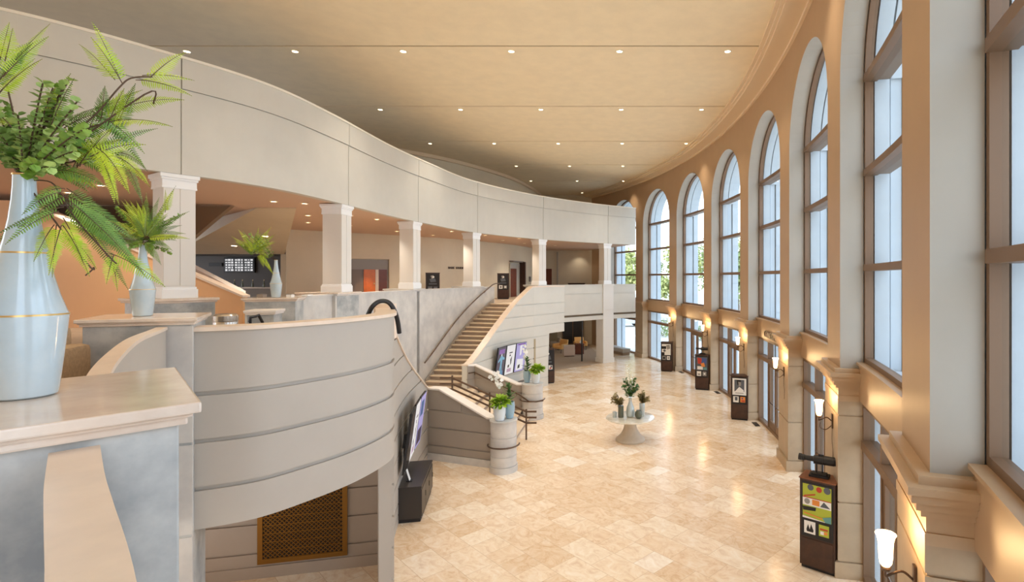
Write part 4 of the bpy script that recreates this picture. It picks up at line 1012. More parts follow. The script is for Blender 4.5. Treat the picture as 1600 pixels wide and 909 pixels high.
def big_vase(label, x, y):
    t = thing('ceramic_vase', label, 'vase', (x, y, 4.781), 0)
    mb = MB(); mb.lathe(VPROF, (0, 0, 0), 48); mb.build('body', 'vase', t, smooth=True)
    for r, z in ((0.1112, 0.288), (0.0612, 0.505), (0.0302, 0.778)):
        mb = MB(); mb.lathe([(r-0.006, z-0.004), (r+0.0006, z-0.0028), (r+0.0006, z+0.0028), (r-0.006, z+0.004)], (0, 0, 0), 48); mb.build('gold_band', 'gold', t, smooth=True)
    return t
V1 = (-2.115, 1.845); V2 = (-5.23, 5.68); V3 = (-7.30, 10.95)
big_vase('large glazed blue-grey vase with gold bands on the nearest newel', *V1)
big_vase('glazed blue-grey vase with gold bands on the middle newel beside the curved balcony', *V2)
big_vase('glazed blue-grey vase with gold bands on the farthest newel', *V3)
# the near arrangement, frond by frond
t = thing('fern_arrangement', 'big arching fern and eucalyptus arrangement in the nearest vase', 'plant', (V1[0], V1[1], 5.55))
mouth = (V1[0], V1[1], 5.54)
Y0 = V1[1]
FR = [ # start px, tip px, depth at start, depth at tip, width, sag, dark
    ((191, 130), (142, 58), .10, .02, .050, .02, 0), ((236, 120), (290, 82), .10, .16, .045, .02, 0), ((212, 125), (300, 150), .10, .12, .042, .03, 0), ((222, 118), (304, 126), .1, .2, .035, .02, 0),
    ((168, 196), (194, 138), .05, -.02, .055, .01, 0), ((178, 172), (288, 156), .08, .10, .048, .03, 0), ((172, 190), (270, 198), .0, -.04, .056, .03, 0),
    ((150, 180), (226, 240), .02, .08, .045, .04, 1), ((140, 245), (228, 226), .0, .1, .044, .03, 0), ((150, 230), (202, 302), .0, -.05, .046, .05, 0), ((172, 243), (234, 292), .05, .0, .034, .05, 0),
    ((120, 262), (176, 200), .05, .0, .05, .02, 0), ((70, 268), (165, 292), .0, .05, .052, .05, 1), ((96, 300), (34, 336), -.06, -.14, .034, .03, 1), ((92, 330), (8, 382), -.08, -.16, .030, .03, 1),
    ((104, 310), (226, 430), .0, .12, .058, .03, 1), ((110, 312), (205, 372), .05, .12, .055, .04, 1), ((98, 352), (140, 432), -.02, -.05, .042, .03, 0), ((96, 352), (76, 430), -.02, -.1, .040, .02, 0),
    ((128, 250), (190, 262), .0, .06, .045, .03, 1), ((60, 240), (128, 280), .05, .1, .05, .02, 1), ((150, 170), (205, 160), .1, .12, .05, .02, 1), ((100, 200), (168, 178), .08, .1, .05, .03, 1), ((178, 398), (166, 444), .1, .06, .034, .02, 0), ((170, 395), (258, 448), .1, .16, .055, .03, 0), ((100, 305), (160, 345), .02, .1, .05, .03, 1),
    ((5, 120), (76, 57), .0, .08, .052, .02, 0), ((-2, 145), (66, 92), .0, .0, .052, .02, 0), ((8, 95), (20, 44), .0, .05, .05, .0, 0), ((-20, 120), (-2, 40), .1, .15, .05, .0, 0), ((20, 200), (-40, 150), 0, .1, .05, .02, 0), ((80, 195), (116, 122), -.02, -.06, .045, .02, 1), ((60, 190), (100, 128), .1, .1, .045, .01, 0), ((130, 215), (190, 180), .1, .1, .05, .02, 1), ((120, 260), (140, 200), .1, .05, .045, .02, 1), ((112, 330), (190, 395), .08, .1, .05, .03, 1)]
FR2 = [((s[0]+random.uniform(-12, 12), s[1]+random.uniform(-12, 12)), (e[0]+random.uniform(-32, 20), e[1]+random.uniform(-28, 28)), d0+.05, d1+random.uniform(0, .15), w*0.85, sag, 1-dk if random.random() < .3 else dk) for (s, e, d0, d1, w, sag, dk) in [q for q in FR if q[1][0] < 250]*2]
for (s, e, d0, d1, w, sag, dk) in FR+FR2:
    a = pt(s[0], s[1], Y0+d0); b = pt(e[0], e[1], Y0+d1)
    mb = MB(); L_ = math.dist(a, b)
    nrm = Vector((0.65, -0.72, 0.25)) + Vector((random.uniform(-.5, .5), random.uniform(-.5, .5), random.uniform(-.3, .5)))
    frond(mb, arcpts(a, b, sag, 10), w*0.76, max(14, int(L_/0.0082)), nrm, droop=0.25)
    mb.build('fern_frond', ['ferndark' if dk else 'fern', 'stem'], t, world=True)
mb = MB()
for pxs in ([(40, 272), (95, 225), (150, 178), (185, 138), (205, 122), (238, 120)], [(40, 272), (80, 285), (100, 315), (125, 350), (170, 400), (182, 412)], [(40, 272), (55, 230), (120, 205), (190, 185)], [(42, 272), (70, 262), (130, 250), (178, 243)],
            [(40, 272), (30, 220), (10, 130)], [(198, 130), (225, 148), (240, 162)], [(140, 388), (135, 410), (146, 418), (134, 430)], [(40, 274), (66, 250), (86, 246), (110, 262)]):
    P = [pt(u, v, Y0+0.09*i/(len(pxs)-1)) for i, (u, v) in enumerate(pxs)]; P[0] = mouth
    mb.tube(spl(P, 6), 0.0026, 6)
mb.build('branch', 'stem', t, world=True, smooth=True)
for i in range(38):
    a = (mouth[0]+random.uniform(-.01, .01), mouth[1]+random.uniform(-.01, .01), mouth[2]); u = random.uniform(-45, 140); v = random.uniform(125, 245)
    if i < 10: u = random.uniform(20, 80); v = random.uniform(215, 262)
    b = pt(u, v, Y0+random.uniform(-.12, .16)); mb = MB()
    sprig(mb, arcpts(a, b, .03, 8), 0.019, 16)
    mb.build('leafy_sprig', ['sprig' if i % 3 else 'ferndark', 'stem'], t, world=True)
def small_arr(label, V, spec, seed):
    random.seed(seed)
    t = thing('fern_arrangement', label, 'plant', (V[0], V[1], 5.55)); m = (V[0], V[1], 5.54)
    for (s, e, w, dk) in spec:
        d = random.uniform(-.1, .2); a = m if s is None else pt(s[0], s[1], V[1]+d*0.5); b = pt(e[0], e[1], V[1]+d)
        mb = MB(); frond(mb, arcpts(a, b, .05, 8), w, 26, Vector((0.5, -0.8, 0.3))+Vector((random.uniform(-.6, .6), random.uniform(-.4, .4), random.uniform(-.3, .5))))
        mb.build('fern_frond', ['ferndark' if dk else 'fern', 'stem'], t, world=True)
    return t
a2 = []
for e in ((168, 344), (180, 320), (195, 312), (205, 330), (190, 352), (215, 318), (226, 340), (210, 356)): a2.append(((228, 372), e, .058, 0))
for e in ((275, 290), (262, 320), (288, 334), (296, 330), (284, 352), (276, 376), (270, 392), (252, 330), (262, 350), (290, 365)): a2.append(((228, 372), e, .058, 0 if random.random() < .35 else 1))
for e in ((190, 372), (180, 384), (200, 392), (240, 402), (252, 414), (262, 384), (186, 360)): a2.append(((226, 378), e, .058, 1))
for e in ((272, 296), (258, 296)): a2.append(((258, 332), e, .05, 0))
random.seed(33)
for k in range(16):
    an = random.uniform(-0.5, 3.6); rr_ = random.uniform(35, 72); a2.append(((228, 372), (228+rr_*math.cos(an), 358-rr_*math.sin(an)*0.8), .055, k % 2))
t2 = small_arr('bushy fern arrangement in the vase on the middle newel', V2, a2, 3)
for i in range(14):
    b = pt(random.uniform(180, 285), random.uniform(325, 395), V2[1]+random.uniform(-.15, .2)); mb = MB()
    sprig(mb, arcpts((V2[0], V2[1], 5.54), b, .04, 6), 0.022, 10); mb.build('leafy_sprig', ['ferndark', 'stem'], t2, world=True)
a3 = []
for e in ((360, 368), (372, 358), (382, 364), (392, 362), (404, 354), (414, 362), (424, 354), (430, 366), (428, 376), (366, 376), (378, 378), (408, 372)): a3.append(((397, 396), e, .075, 0))
for e in ((412, 418), (424, 424), (428, 430), (420, 404)): a3.append(((404, 396), e, .065, 0))
for e in ((384, 392), (376, 384), (414, 384)): a3.append(((397, 398), e, .065, 1))
for k in range(12):
    an = random.uniform(-0.2, 3.3); rr_ = random.uniform(18, 40); a3.append(((397, 394), (396+rr_*math.cos(an), 388-rr_*math.sin(an)*0.85), .07, 0 if k % 3 else 1))
t3 = small_arr('yellow-green fern arrangement in the farthest vase', V3, a3, 5)
for i in range(8):
    b = pt(random.uniform(372, 420), random.uniform(366, 392), V3[1]+random.uniform(-.15, .15)); mb = MB()
    sprig(mb, arcpts((V3[0], V3[1], 5.54), b, .03, 6), 0.03, 8); mb.build('leafy_sprig', ['sprig', 'stem'], t3, world=True)
random.seed(11)
# flowers on the round table
t = thing('flower_stems', 'tall white blossom stems standing in the centre vase of the round table', 'flowers', (TX, TY, TZ+0.6))
for i, (dx, h, m) in enumerate(((-0.08, 1.05, 'petal'), (-0.02, 0.85, 'petal'), (0.10, 0.78, 'petal'), (0.16, 0.62, 'leafdeep'), (-0.16, 0.60, 'leafdeep'), (0.05, 0.55, 'leafbright'), (-0.22, 0.4, 'leafdeep'), (0.25, 0.38, 'leafdeep'))):
    P = arcpts((TX, TY+0.02, TZ+0.58), (TX+dx, TY+random.uniform(-.1, .1), TZ+0.58+h), 0.02, 8, (-dx*0.4, 0, 0)); mb = MB(); sprig(mb, P, 0.04 if m == 'petal' else 0.07, 15); mb.build('blossom_stem', [m, 'greenstem'], t, world=True)
mb = MB()
for i in range(60): 
    d = Vector((random.uniform(-1, 1), random.uniform(-1, 1), random.uniform(0, 1.2))).normalized(); c = Vector((TX, TY+0.02, TZ+0.62))+d*random.uniform(0.02, 0.15); leaf(mb, c, d, (0, 0, 1), 0.10, 0.05)
mb.build('foliage', 'leafdeep', t, world=True)
for lab, x, y, z, dirn in (('dried olive sprays in the dark cylinder vase on the round table', TX-0.30, TY-0.05, TZ+0.36, -1), ('dried olive sprays in the silver vase at the right of the round table', TX+0.38, TY+0.10, TZ+0.41, 1)):
    t = thing('dried_sprays', lab, 'flowers', (x, y, z))
    for i in range(12):
        mb = MB(); P = arcpts((x, y, z-0.02), (x+dirn*random.uniform(-.12, .30), y+random.uniform(-.15, .15), z+random.uniform(.12, .38)), .04, 6); sprig(mb, P, 0.05, 10); mb.build('spray', ['dried', 'stem'], t, world=True)
# planters on the two round posts
def planter(label, x, y, z, r, h, m):
    t = thing('planter_pot', label, 'plant pot', (x, y, z)); mb = MB(); mb.lathe([(r*0.62, 0), (r*0.72, 0.01), (r*0.98, h*0.45), (r, h*0.75), (r*0.93, h*0.97), (r*0.95, h), (r*0.82, h), (r*0.80, h*0.85)], (0, 0, 0), 28); mb.build('body', m, t, smooth=True); return t
def orchid(label, x, y, z, h, lean, nf=9, seed=1):
    random.seed(seed); t = thing('orchid_plant', label, 'plant', (x, y, z)); 
    for k in range(2):
        P = arcpts((x, y, z), (x+lean[0]*(1+0.3*k), y+lean[1], z+h*(1-0.15*k)), h*0.35, 10); mb = MB(); mb.tube(P, 0.006, 6); mb.build('stem', 'greenstem', t, world=True)
        mb = MB(); L = lens(P)
        for i in range(nf):
            c = at_len(P, L[-1]*(0.55+0.45*i/nf), L); c = (c[0]+random.uniform(-.05, .05), c[1]+random.uniform(-.05, .05), c[2]+random.uniform(-.04, .04)); n = Vector((0.5, -0.8, 0.1))+Vector((random.uniform(-.4, .4), random.uniform(-.3, .3), random.uniform(-.3, .3)))
            n.normalize(); a = n.cross(Vector((0, 0, 1))).normalized(); b = a.cross(n)
            for q in range(5):
                an = 2*PI*q/5+random.uniform(-.2, .2); leaf(mb, c, a*math.cos(an)+b*math.sin(an), n, 0.055, 0.05)
        mb.build('blossom', 'petal', t, world=True)
    mb = MB()
    for i in range(10):
        an = random.uniform(0, 2*PI); leaf(mb, (x, y, z+0.02*i), (math.cos(an), math.sin(an), 0.5), (0, 0, 1), 0.26, 0.10)
    for i in range(26):
        d = Vector((random.uniform(-1, 1), random.uniform(-1, 1), random.uniform(0, 2))).normalized(); leaf(mb, Vector((x, y, z+0.15+i*0.012))+d*0.03, d, (0, 0, 1), 0.14, 0.07)
    mb.build('leaves', 'leafdeep', t, world=True)
def bushy(label, x, y, z, r, n, seed, flat=0.7):
    random.seed(seed); t = thing('leafy_plant', label, 'plant', (x, y, z)); mb = MB()
    for i in range(n):
        an = random.uniform(0, 2*PI); el = random.uniform(-0.15, 1.3); d = Vector((math.cos(an)*math.cos(el), math.sin(an)*math.cos(el), math.sin(el)*flat)); L = r*random.uniform(0.45, 1.0)
        c = Vector((x, y, z+0.03))+d*L*0.45; leaf(mb, c, d+Vector((0, 0, -0.25)), (random.uniform(-.3, .3), random.uniform(-.3, .3), 1), r*0.55, r*0.26)
    mb.build('leaves', 'leafbright', t, world=True)
    mb = MB()
    for i in range(9):
        an = 2*PI*i/9; mb.tube(arcpts((x, y, z-0.05), (x+math.cos(an)*r*0.6, y+math.sin(an)*r*0.6, z+r*0.4), r*0.2, 5), 0.004, 5)
    mb.build('stems', 'greenstem', t, world=True)
planter('white glazed planter on the near round stair post', -3.37, 14.0, 1.381, 0.165, 0.43, 'pot_white')
planter('teal-blue glazed planter behind the white one on the near round stair post', -3.16, 14.26, 1.381, 0.14, 0.44, 'pot_blue')
bushy('bright green leafy plant in the white planter on the near stair post', -3.34, 14.0, 1.80, 0.36, 130, 21)
orchid('white orchid rising from the teal planter on the near stair post', -3.18, 14.26, 1.79, 0.85, (-0.42, 0.0), 9, 4)
planter('white glazed planter at the right of the far round stair post', -3.33, 19.36, 1.301, 0.17, 0.44, 'pot_white')
planter('blue glazed planter at the left of the far round stair post', -3.67, 19.47, 1.301, 0.14, 0.44, 'pot_blue')
bushy('bright green leafy plant in the white planter on the far stair post', -3.26, 19.34, 1.73, 0.38, 130, 22)
orchid('white orchid rising from the blue planter on the far stair post', -3.67, 19.47, 1.71, 1.0, (-0.1, 0.0), 9, 5)
# ---- lounge under the gallery
def armchair(label, x, y, rz, fab):
    t = thing('armchair', label, 'chair', (x, y, 0.012), rz)
    mb = MB(); mb.box((0, 0.02, 0.36), (0.62, 0.62, 0.16)); mb.build('seat', fab, t, bevel=0.04, smooth=True)
    mb = MB(); mb.poly3([(-0.36, 0.26, 0.30), (0.36, 0.26, 0.30), (0.34, 0.40, 0.86), (-0.34, 0.40, 0.86)], (0, 0.13, 0)); mb.build('backrest', fab, t, bevel=0.04, smooth=True)
    for sx in (-1, 1):
        mb = MB(); mb.box((sx*0.37, 0.02, 0.44), (0.13, 0.66, 0.34)); mb.build('armrest', fab, t, bevel=0.04, smooth=True)
        for sy in (-1, 1):
            mb = MB(); mb.tube([(sx*0.33, 0.02+sy*0.28, 0), (sx*0.31, 0.02+sy*0.26, 0.28)], [0.015, 0.022], 8); mb.build('leg', 'espresso', t)
    return t
armchair('gold upholstered armchair in the lounge left of the pale ottoman', -4.55, 36.2, R(-35), 'chairgold')
armchair('gold upholstered armchair behind the mahogany side table in the lounge', -3.25, 37.6, R(20), 'chairgold')
armchair('grey-brown armchair at the left of the lounge, beside the gold one', -5.2, 37.4, R(-70), 'chairgrey')
t = thing('ottoman', 'pale pink cube ottoman in the lounge', 'ottoman', (-3.75, 34.7, 0.012), R(8))
mb = MB(); mb.box((0, 0, 0.36), (0.72, 0.66, 0.64)); mb.build('cushion', 'ottoman', t, bevel=0.03); mb = MB(); mb.box((0, 0, 0.03), (0.64, 0.58, 0.06)); mb.build('base', 'espresso', t)
t = thing('side_table', 'mahogany side table right of the pale ottoman', 'table', (-3.15, 35.6, 0.012), R(5))
mb = MB(); mb.box((0, 0, 0.66), (0.66, 0.56, 0.06)); mb.build('top', 'mahogany', t, bevel=0.01); mb = MB(); mb.box((0, 0, 0.32), (0.58, 0.48, 0.63)); mb.build('body', 'mahogany', t)
t = thing('small_lamp', 'small pale vase on the mahogany side table', 'vase', (-3.05, 35.6, 0.703)); mb = MB(); mb.lathe([(0.05, 0), (0.08, 0.04), (0.09, 0.12), (0.05, 0.2), (0.06, 0.22)], (0, 0, 0), 20); mb.build('body', 'pot_white', t, smooth=True)
mb = MB(); mb.box((-4.1, 40.6, 1.3), (1.6, 0.08, 2.6), mi=0)
d = struct('door_20', mb, 'console', label='dark glazed doors at the back of the lounge')
mb = MB()
for x in (-4.9, -4.1, -3.3): mb.box((x, 40.55, 1.3), (0.07, 0.06, 2.6))
for z in (0.05, 2.2, 2.57): mb.box((-4.1, 40.55, z), (1.6, 0.055, 0.07))
mb.build('frame', 'frame', d)
mb = MB(); mb.box((-2.72, 32.45, 1.35), (0.09, 0.12, 2.7)); struct('trim_51', mb, 'black', label='dark door edge beside the far column')
mb = MB(); mb.box((-5.55, 40.55, 1.35), (0.5, 0.08, 2.7)); struct('trim_52', mb, 'greenwall', label='olive panel at the back of the lounge')
# bench by the farthest window
a = math.atan2(35.0-37.6, 0.10+1.55)
t = thing('bench', 'long grey upholstered bench beside the farthest window', 'bench', (-0.75, 36.2, 0.0), a)
mb = MB(); mb.box((0, 0, 0.31), (3.0, 0.62, 0.26)); mb.build('seat', 'benchstone', t, bevel=0.05, smooth=True); mb = MB(); mb.box((0, 0, 0.09), (2.9, 0.52, 0.18)); mb.build('base', 'chairgrey', t)
# ---- doors and things along the second floor back wall
def on_back(y): 
    s = s_at_y(BACK, y); p = at_len(BACK, s); tx, ty = tangent(BACK, s); return p, math.atan2(ty, tx)
p, a = on_back(25.02)
d = MB(); W, H = 2.0, 2.22
for (cx, cz, dx, dz_) in ((-W/2+0.05, H/2, 0.1, H), (W/2-0.05, H/2, 0.1, H), (0, H-0.05, W-0.2, 0.1)): d.box((cx, -0.06, cz), (dx, 0.16, dz_))
e = bpy.data.objects.new('door_21', None); COL.objects.link(e); e.location = (p[0], p[1], Z2); e.rotation_euler = (0, 0, a); e['kind'] = 'structure'; e['label'] = 'open doorway with an orange wooden door on the second floor'
d.build('frame', 'backwall', e)
for nm, cx, dx, m, yy, hh in (('side_panel', -0.58, 0.64, 'portal', -0.03, 1.62), ('door_leaf', 0.02, 0.52, 'doorwood', -0.05, 1.62), ('jamb', 0.36, 0.14, 'stonecap', -0.04, 1.62), ('dark_leaf', 0.62, 0.40, 'doorwooddark', -0.03, 1.62), ('head_panel', 0.0, 1.8, 'grey', -0.02, 2.1)):
    mb = MB(); mb.box((cx, yy, hh/2), (dx, 0.05, hh)); mb.build(nm, m, e)
mb = MB(); mb.box((0.02, -0.078, 1.15), (0.34, 0.012, 0.6)); mb.box((0.02, -0.078, 0.42), (0.34, 0.012, 0.6)); mb.build('door_panel', 'doorwood', e)
mb = MB(); mb.tube([(0.22, -0.075, 0.95), (0.22, -0.13, 0.95)], 0.03, 10); mb.build('door_knob', 'gold', e)
p, a = on_back(33.9)
e = bpy.data.objects.new('door_22', None); COL.objects.link(e); e.location = (p[0], p[1], Z2); e.rotation_euler = (0, 0, a); e['kind'] = 'structure'; e['label'] = 'tall doorway with a brown door behind the stair-top poster stand'
for nm, cx, dx, m, yy, hh in (('door_leaf', -0.35, 0.9, 'mahogany', -0.03, 1.8), ('jamb', 0.75, 0.16, 'espresso', -0.2, 2.25), ('side_panel', 0.32, 0.42, 'reveal', -0.02, 2.1), ('head_panel', -0.1, 1.5, 'reveal', -0.015, 2.15)):
    mb = MB(); mb.box((cx, yy, hh/2), (dx, 0.05 if nm != 'jamb' else 0.4, hh)); mb.build(nm, m, e)
mb = MB(); mb.box((0.0, -0.12, 2.25), (1.7, 0.28, 0.08)); mb.build('lintel', 'portal', e)
mb = MB(); mb.box((-6.6, 38.2, Z2+0.95), (0.08, 0.75, 1.9)); mb.box((-6.56, 38.2, Z2+0.95), (0.06, 0.65, 1.86)); struct('door_23', mb, 'doorwooddark', label='narrow dark door beyond the stair top')
mb = MB(); mb.box((-6.05, 40.6, Z2+0.95), (0.62, 0.1, 1.9)); mb.box((-6.05, 40.54, Z2+0.95), (0.5, 0.04, 1.8)); struct('door_24', mb, 'doorwooddark', label='dark door on the end wall behind the last but one column')
mb = MB(); mb.box((-5.3, 40.58, Z2+1.6), (0.12, 0.1, 3.2)); struct('trim_53', mb, 'reveal', label='pale corner strip on the end wall')
t = thing('console_table', 'dark low console behind the far second floor parapet', 'console', (-3.7, 39.4, Z2)); mb = MB(); mb.box((0, 0, 0.78), (1.3, 0.4, 0.06)); mb.build('top', 'espresso', t, bevel=0.008); mb = MB(); mb.box((0, 0, 0.375), (1.2, 0.32, 0.75)); mb.build('body', 'espresso', t)
t = thing('wall_panel', 'small dark control panel on the wall beyond the stair top', 'control panel', (-6.72, 36.6, Z2+0.95), R(86)); mb = MB(); mb.box((0, -0.03, 0.17), (0.26, 0.06, 0.36)); mb.build('case', 'portal', t, bevel=0.006); mb = MB(); mb.box((0, -0.064, 0.19), (0.18, 0.01, 0.22)); mb.build('face', 'black', t)
# lettering
def letters(name, label, txt, size, loc, rz, m, depth=0.012):
    mb = text_mb(txt, size, depth); mb.v = [(x, -z, y) for x, y, z in mb.v]
    o = mb.build(name, m); o.location = loc; o.rotation_euler = (0, 0, rz); tag(o, label, 'lettering'); return o
p, a = on_back(28.6)
letters('wall_lettering', 'small bronze lettering on the beige back wall between two white columns', 'BARK  STUDIOS', 0.17, (p[0]+0.03, p[1]-0.02, 5.70), a, 'bronze', 0.02)
th = TH[3]-WOPEN*0.56; q = arc(42.245, th); r0 = arc(42.245, th+0.5); r1 = arc(42.245, th-0.5)
letters('entrance_lettering', 'dark raised lettering over the entrance nearest the portrait poster stand', 'CONCERT HALL', 0.30, (q[0], q[1], 3.26), math.atan2(r1[1]-r0[1], r1[0]-r0[0]), 'espresso', 0.02)
# bar
t = thing('menu_board', 'black and white menu screens on the charcoal wall behind the bar', 'menu board', (-18.35, 24.98, 5.42))
mb = MB(); mb.box((0, -0.04, 0.36), (1.45, 0.08, 0.72)); mb.build('frame', 'rubber', t, bevel=0.006)
for j, x in enumerate((-0.46, 0.0, 0.46)):
    mb = MB(); mb.box((x, -0.085, 0.36), (0.42, 0.012, 0.62)); sc_ = mb.build('screen', 'scr_black', t)
    mb = MB(); random.seed(40+j)
    for r_ in range(5):
        for c_ in range(3):
            w = random.uniform(0.05, 0.125); mb.box((x-0.14+c_*0.14, -0.0925, 0.12+r_*0.12), (w, 0.002, random.uniform(0.04, 0.085)))
    mb.build('lettering', 'scr_white', sc_)
t = thing('wall_panel', 'black bracket plate left of the menu screens', 'panel', (-19.5, 24.98, 5.8)); mb = MB(); mb.box((0, -0.03, 0), (0.62, 0.06, 0.16)); mb.build('plate', 'rubber', t, bevel=0.004)
t = thing('bar_counter', 'grey bar counter below the menu screens', 'counter', (-17.2, 23.4, Z2)); mb = MB(); mb.box((0, 0, 0.38), (4.2, 0.6, 0.76)); mb.build('front', 'grey', t); mb = MB(); mb.box((0, 0, 0.78), (4.3, 0.7, 0.05)); mb.build('top', 'whitecap', t, bevel=0.008)
random.seed(50)
BL = ['first', 'second', 'third', 'fourth', 'fifth', 'sixth', 'seventh', 'eighth']
bproto = None
for j in range(7):
    x = -18.7+j*0.42; lab = 'small bottle on the bar counter, %s from the left' % BL[j]
    if bproto is None:
        bproto = t = thing('bottle', lab, 'bottle', (x, 23.35, Z2+0.806), 0, 'bottles on the bar'); mb = MB(); mb.lathe([(0.04, 0), (0.042, 0.02), (0.042, 0.16), (0.018, 0.22), (0.016, 0.30)], (0, 0, 0), 14); mb.build('body', 'darkvase', t, smooth=True); mb = MB(); mb.lathe([(0.018, 0.30), (0.018, 0.33)], (0, 0, 0), 12); mb.build('cap', 'gold', t)
    else: dup(bproto, (x+random.uniform(-.08, .08), 23.35, Z2+0.806), 0, lab)
t = thing('card_box', 'small brown box on the farthest newel, left of its vase', 'box', (-7.62, 10.98, 4.781), R(-10)); mb = MB(); mb.box((0, 0, 0.03), (0.15, 0.10, 0.06)); mb.build('body', 'recess', t, bevel=0.004); mb = MB(); mb.box((0, 0, 0.065), (0.155, 0.105, 0.012)); mb.build('lid', 'portal', t)
t = thing('card_box', 'small white box on the farthest newel, right of its vase', 'box', (-7.02, 10.98, 4.781), R(-10)); mb = MB(); mb.box((0, 0, 0.028), (0.12, 0.09, 0.056)); mb.build('body', 'white', t, bevel=0.004); mb = MB(); mb.box((0, 0, 0.06), (0.124, 0.094, 0.01)); mb.build('lid', 'grey', t)
t = thing('sign_plate', 'small white plate lying on the pale parapet left of the second column', 'plate', (-7.86, 12.95, 4.741), R(100)); mb = MB(); mb.box((0, 0, 0.015), (0.32, 0.14, 0.03)); mb.build('body', 'white', t, bevel=0.005)
# sofa on the landing
t = thing('sofa', 'brown striped sofa on the landing behind the nearest newel', 'sofa', (-6.0, 4.2, Z2), R(20))
mb = MB(); mb.box((0, 0, 0.24), (1.9, 0.80, 0.28)); mb.build('seat', 'sofastripe', t, bevel=0.05, smooth=True)
mb = MB(); mb.box((0, 0.44, 0.42), (1.9, 0.2, 0.72)); mb.build('backrest', 'sofabrown', t, bevel=0.06, smooth=True)
for sx in (-1, 1):
    mb = MB(); mb.box((sx*1.0, 0.05, 0.34), (0.2, 0.95, 0.56)); mb.build('armrest', 'sofabrown', t, bevel=0.06, smooth=True)
    for sy in (-1, 1): mb = MB(); mb.box((sx*0.95, sy*0.36, 0.05), (0.06, 0.06, 0.10)); mb.build('leg', 'espresso', t)
# floor vents by the entrances
VL = ['dark floor vent grate at the inscribed entrance', 'dark floor vent grate beside the stand with the black and white portrait', 'dark floor vent grate beside the stand with the red and blue poster']
vp = None
for j, (k, u) in enumerate(((3, 0.86), (4, 0.88), (5, 0.9))):
    th = TH[k]-WOPEN*(1-u); q = arc(42.12, th)
    if vp is None:
        vp = t = thing('floor_vent', VL[0], 'vent', (q[0], q[1], 0.001), R(90+th), 'floor vents by the entrances'); mb = MB(); mb.box((0, 0, 0.004), (0.50, 0.18, 0.008)); mb.build('plate', 'grilledark', t)
        mb = MB()
        for i in range(9): mb.box((-0.22+i*0.055, 0, 0.010), (0.02, 0.17, 0.006))
        mb.build('grate', 'bronze', t)
    else: dup(vp, (q[0], q[1], 0.001), R(90+th), VL[j])

# ================================================================== LAMPS
def spot(loc, energy, size=R(95), col=(1.0, 0.88, 0.72), blend=0.9, r=0.06, rot=(0, 0, 0)):
    l = bpy.data.lights.new('spot_light', 'SPOT'); l.energy = energy; l.spot_size = size; l.spot_blend = blend; l.color = col; l.shadow_soft_size = r
    o = bpy.data.objects.new('spot_light', l); o.location = loc; o.rotation_euler = rot; COL.objects.link(o); return o
dproto = None
def downlight(label, x, y, z, group, s=1.0):
    global dproto
    if dproto is None:
        dproto = t = thing('downlight', label, 'ceiling light', (x, y, z), 0, group)
        mb = MB(); mb.lathe([(0.085, 0.0), (0.125, 0.0), (0.125, -0.012), (0.10, -0.018), (0.085, -0.004)], (0, 0, 0), 24); mb.build('trim_ring', 'downtrim', t, smooth=True)
        mb = MB(); mb.lathe([(0.088, -0.002), (0.088, -0.008)], (0, 0, 0), 24); mb.build('lens', 'lampon', t)
    else: t = dup(dproto, (x, y, z), 0, label, group)
    t.scale = (s, s, 1)
    return t
EH = 360.0
rows = [(9.73, 'nearest'), (14.80, 'first full'), (19.93, 'second full'), (25.0, 'third'), (30.06, 'fourth'), (34.7, 'fifth')]
for ri, (y, rn) in enumerate(rows):
    lim = ceil_right(y)-0.9; k = 0
    xs = [x for x in (2.87, -0.18, -3.23, -6.28, -9.33, -12.38) if x < lim and x > (-13 if y < 16 else (-9.5 if y < 27 else -7))]
    for k, x in enumerate(xs):
        if ri > 0: downlight('high ceiling downlight, %s from the window wall in the %s row' % (ORD[k], ORD[ri-1]), x, y, ZC, 'high ceiling downlights', 0.85)
        spot((x, y, ZC-0.06), EH if x > -9 and not (x < -6 and y > 27) else 45)
for x in (2.0, -0.18, -3.23, -6.28): spot((x, 4.7, ZC-0.06), EH*0.8)
downlight('round recessed ceiling light close to the far end wall above the gallery', -3.3, 39.6, ZC, 'high ceiling downlights', 0.85); spot((-3.3, 39.6, ZC-0.06), 220, R(80))
downlight('round recessed ceiling light beside the cornice, near the farthest arch', 0.55, 33.6, ZC, 'high ceiling downlights', 0.9)
# second floor soffit lamps, given as plan positions
DL = [(-8.95, 15.6), (-10.6, 17.5), (-9.6, 14.3), (-9.0, 14.7), (-12.0, 19.8), (-9.25, 17.6), (-8.87, 18.7), (-11.05, 21.0), (-10.3, 23.6), (-9.45, 25.7), (-7.85, 23.6), (-6.95, 25.9), (-6.9, 29.4), (-5.7, 28.0), (-11.8, 11.8), (-13.6, 12.8), (-3.6, 40.05), (-4.6, 34.0), (-6.2, 32.0)]
nm = ['%s of the soffit lamps over the second floor, counted from the camera']
DL.sort(key=lambda q: q[1])
words = ['first', 'second', 'third', 'fourth', 'fifth', 'sixth', 'seventh', 'eighth', 'ninth', 'tenth', 'eleventh', 'twelfth', 'thirteenth', 'fourteenth', 'fifteenth', 'sixteenth', 'seventeenth', 'eighteenth', 'nineteenth', 'twentieth']
for j, (x, y) in enumerate(DL):
    downlight('peach soffit downlight over the second floor, %s going away from the camera' % words[j], x, y, ZSOF+0.019, 'peach soffit downlights', 0.8)
    spot((x, y, ZSOF-0.03), 210 if y < 38 else 60, R(110))
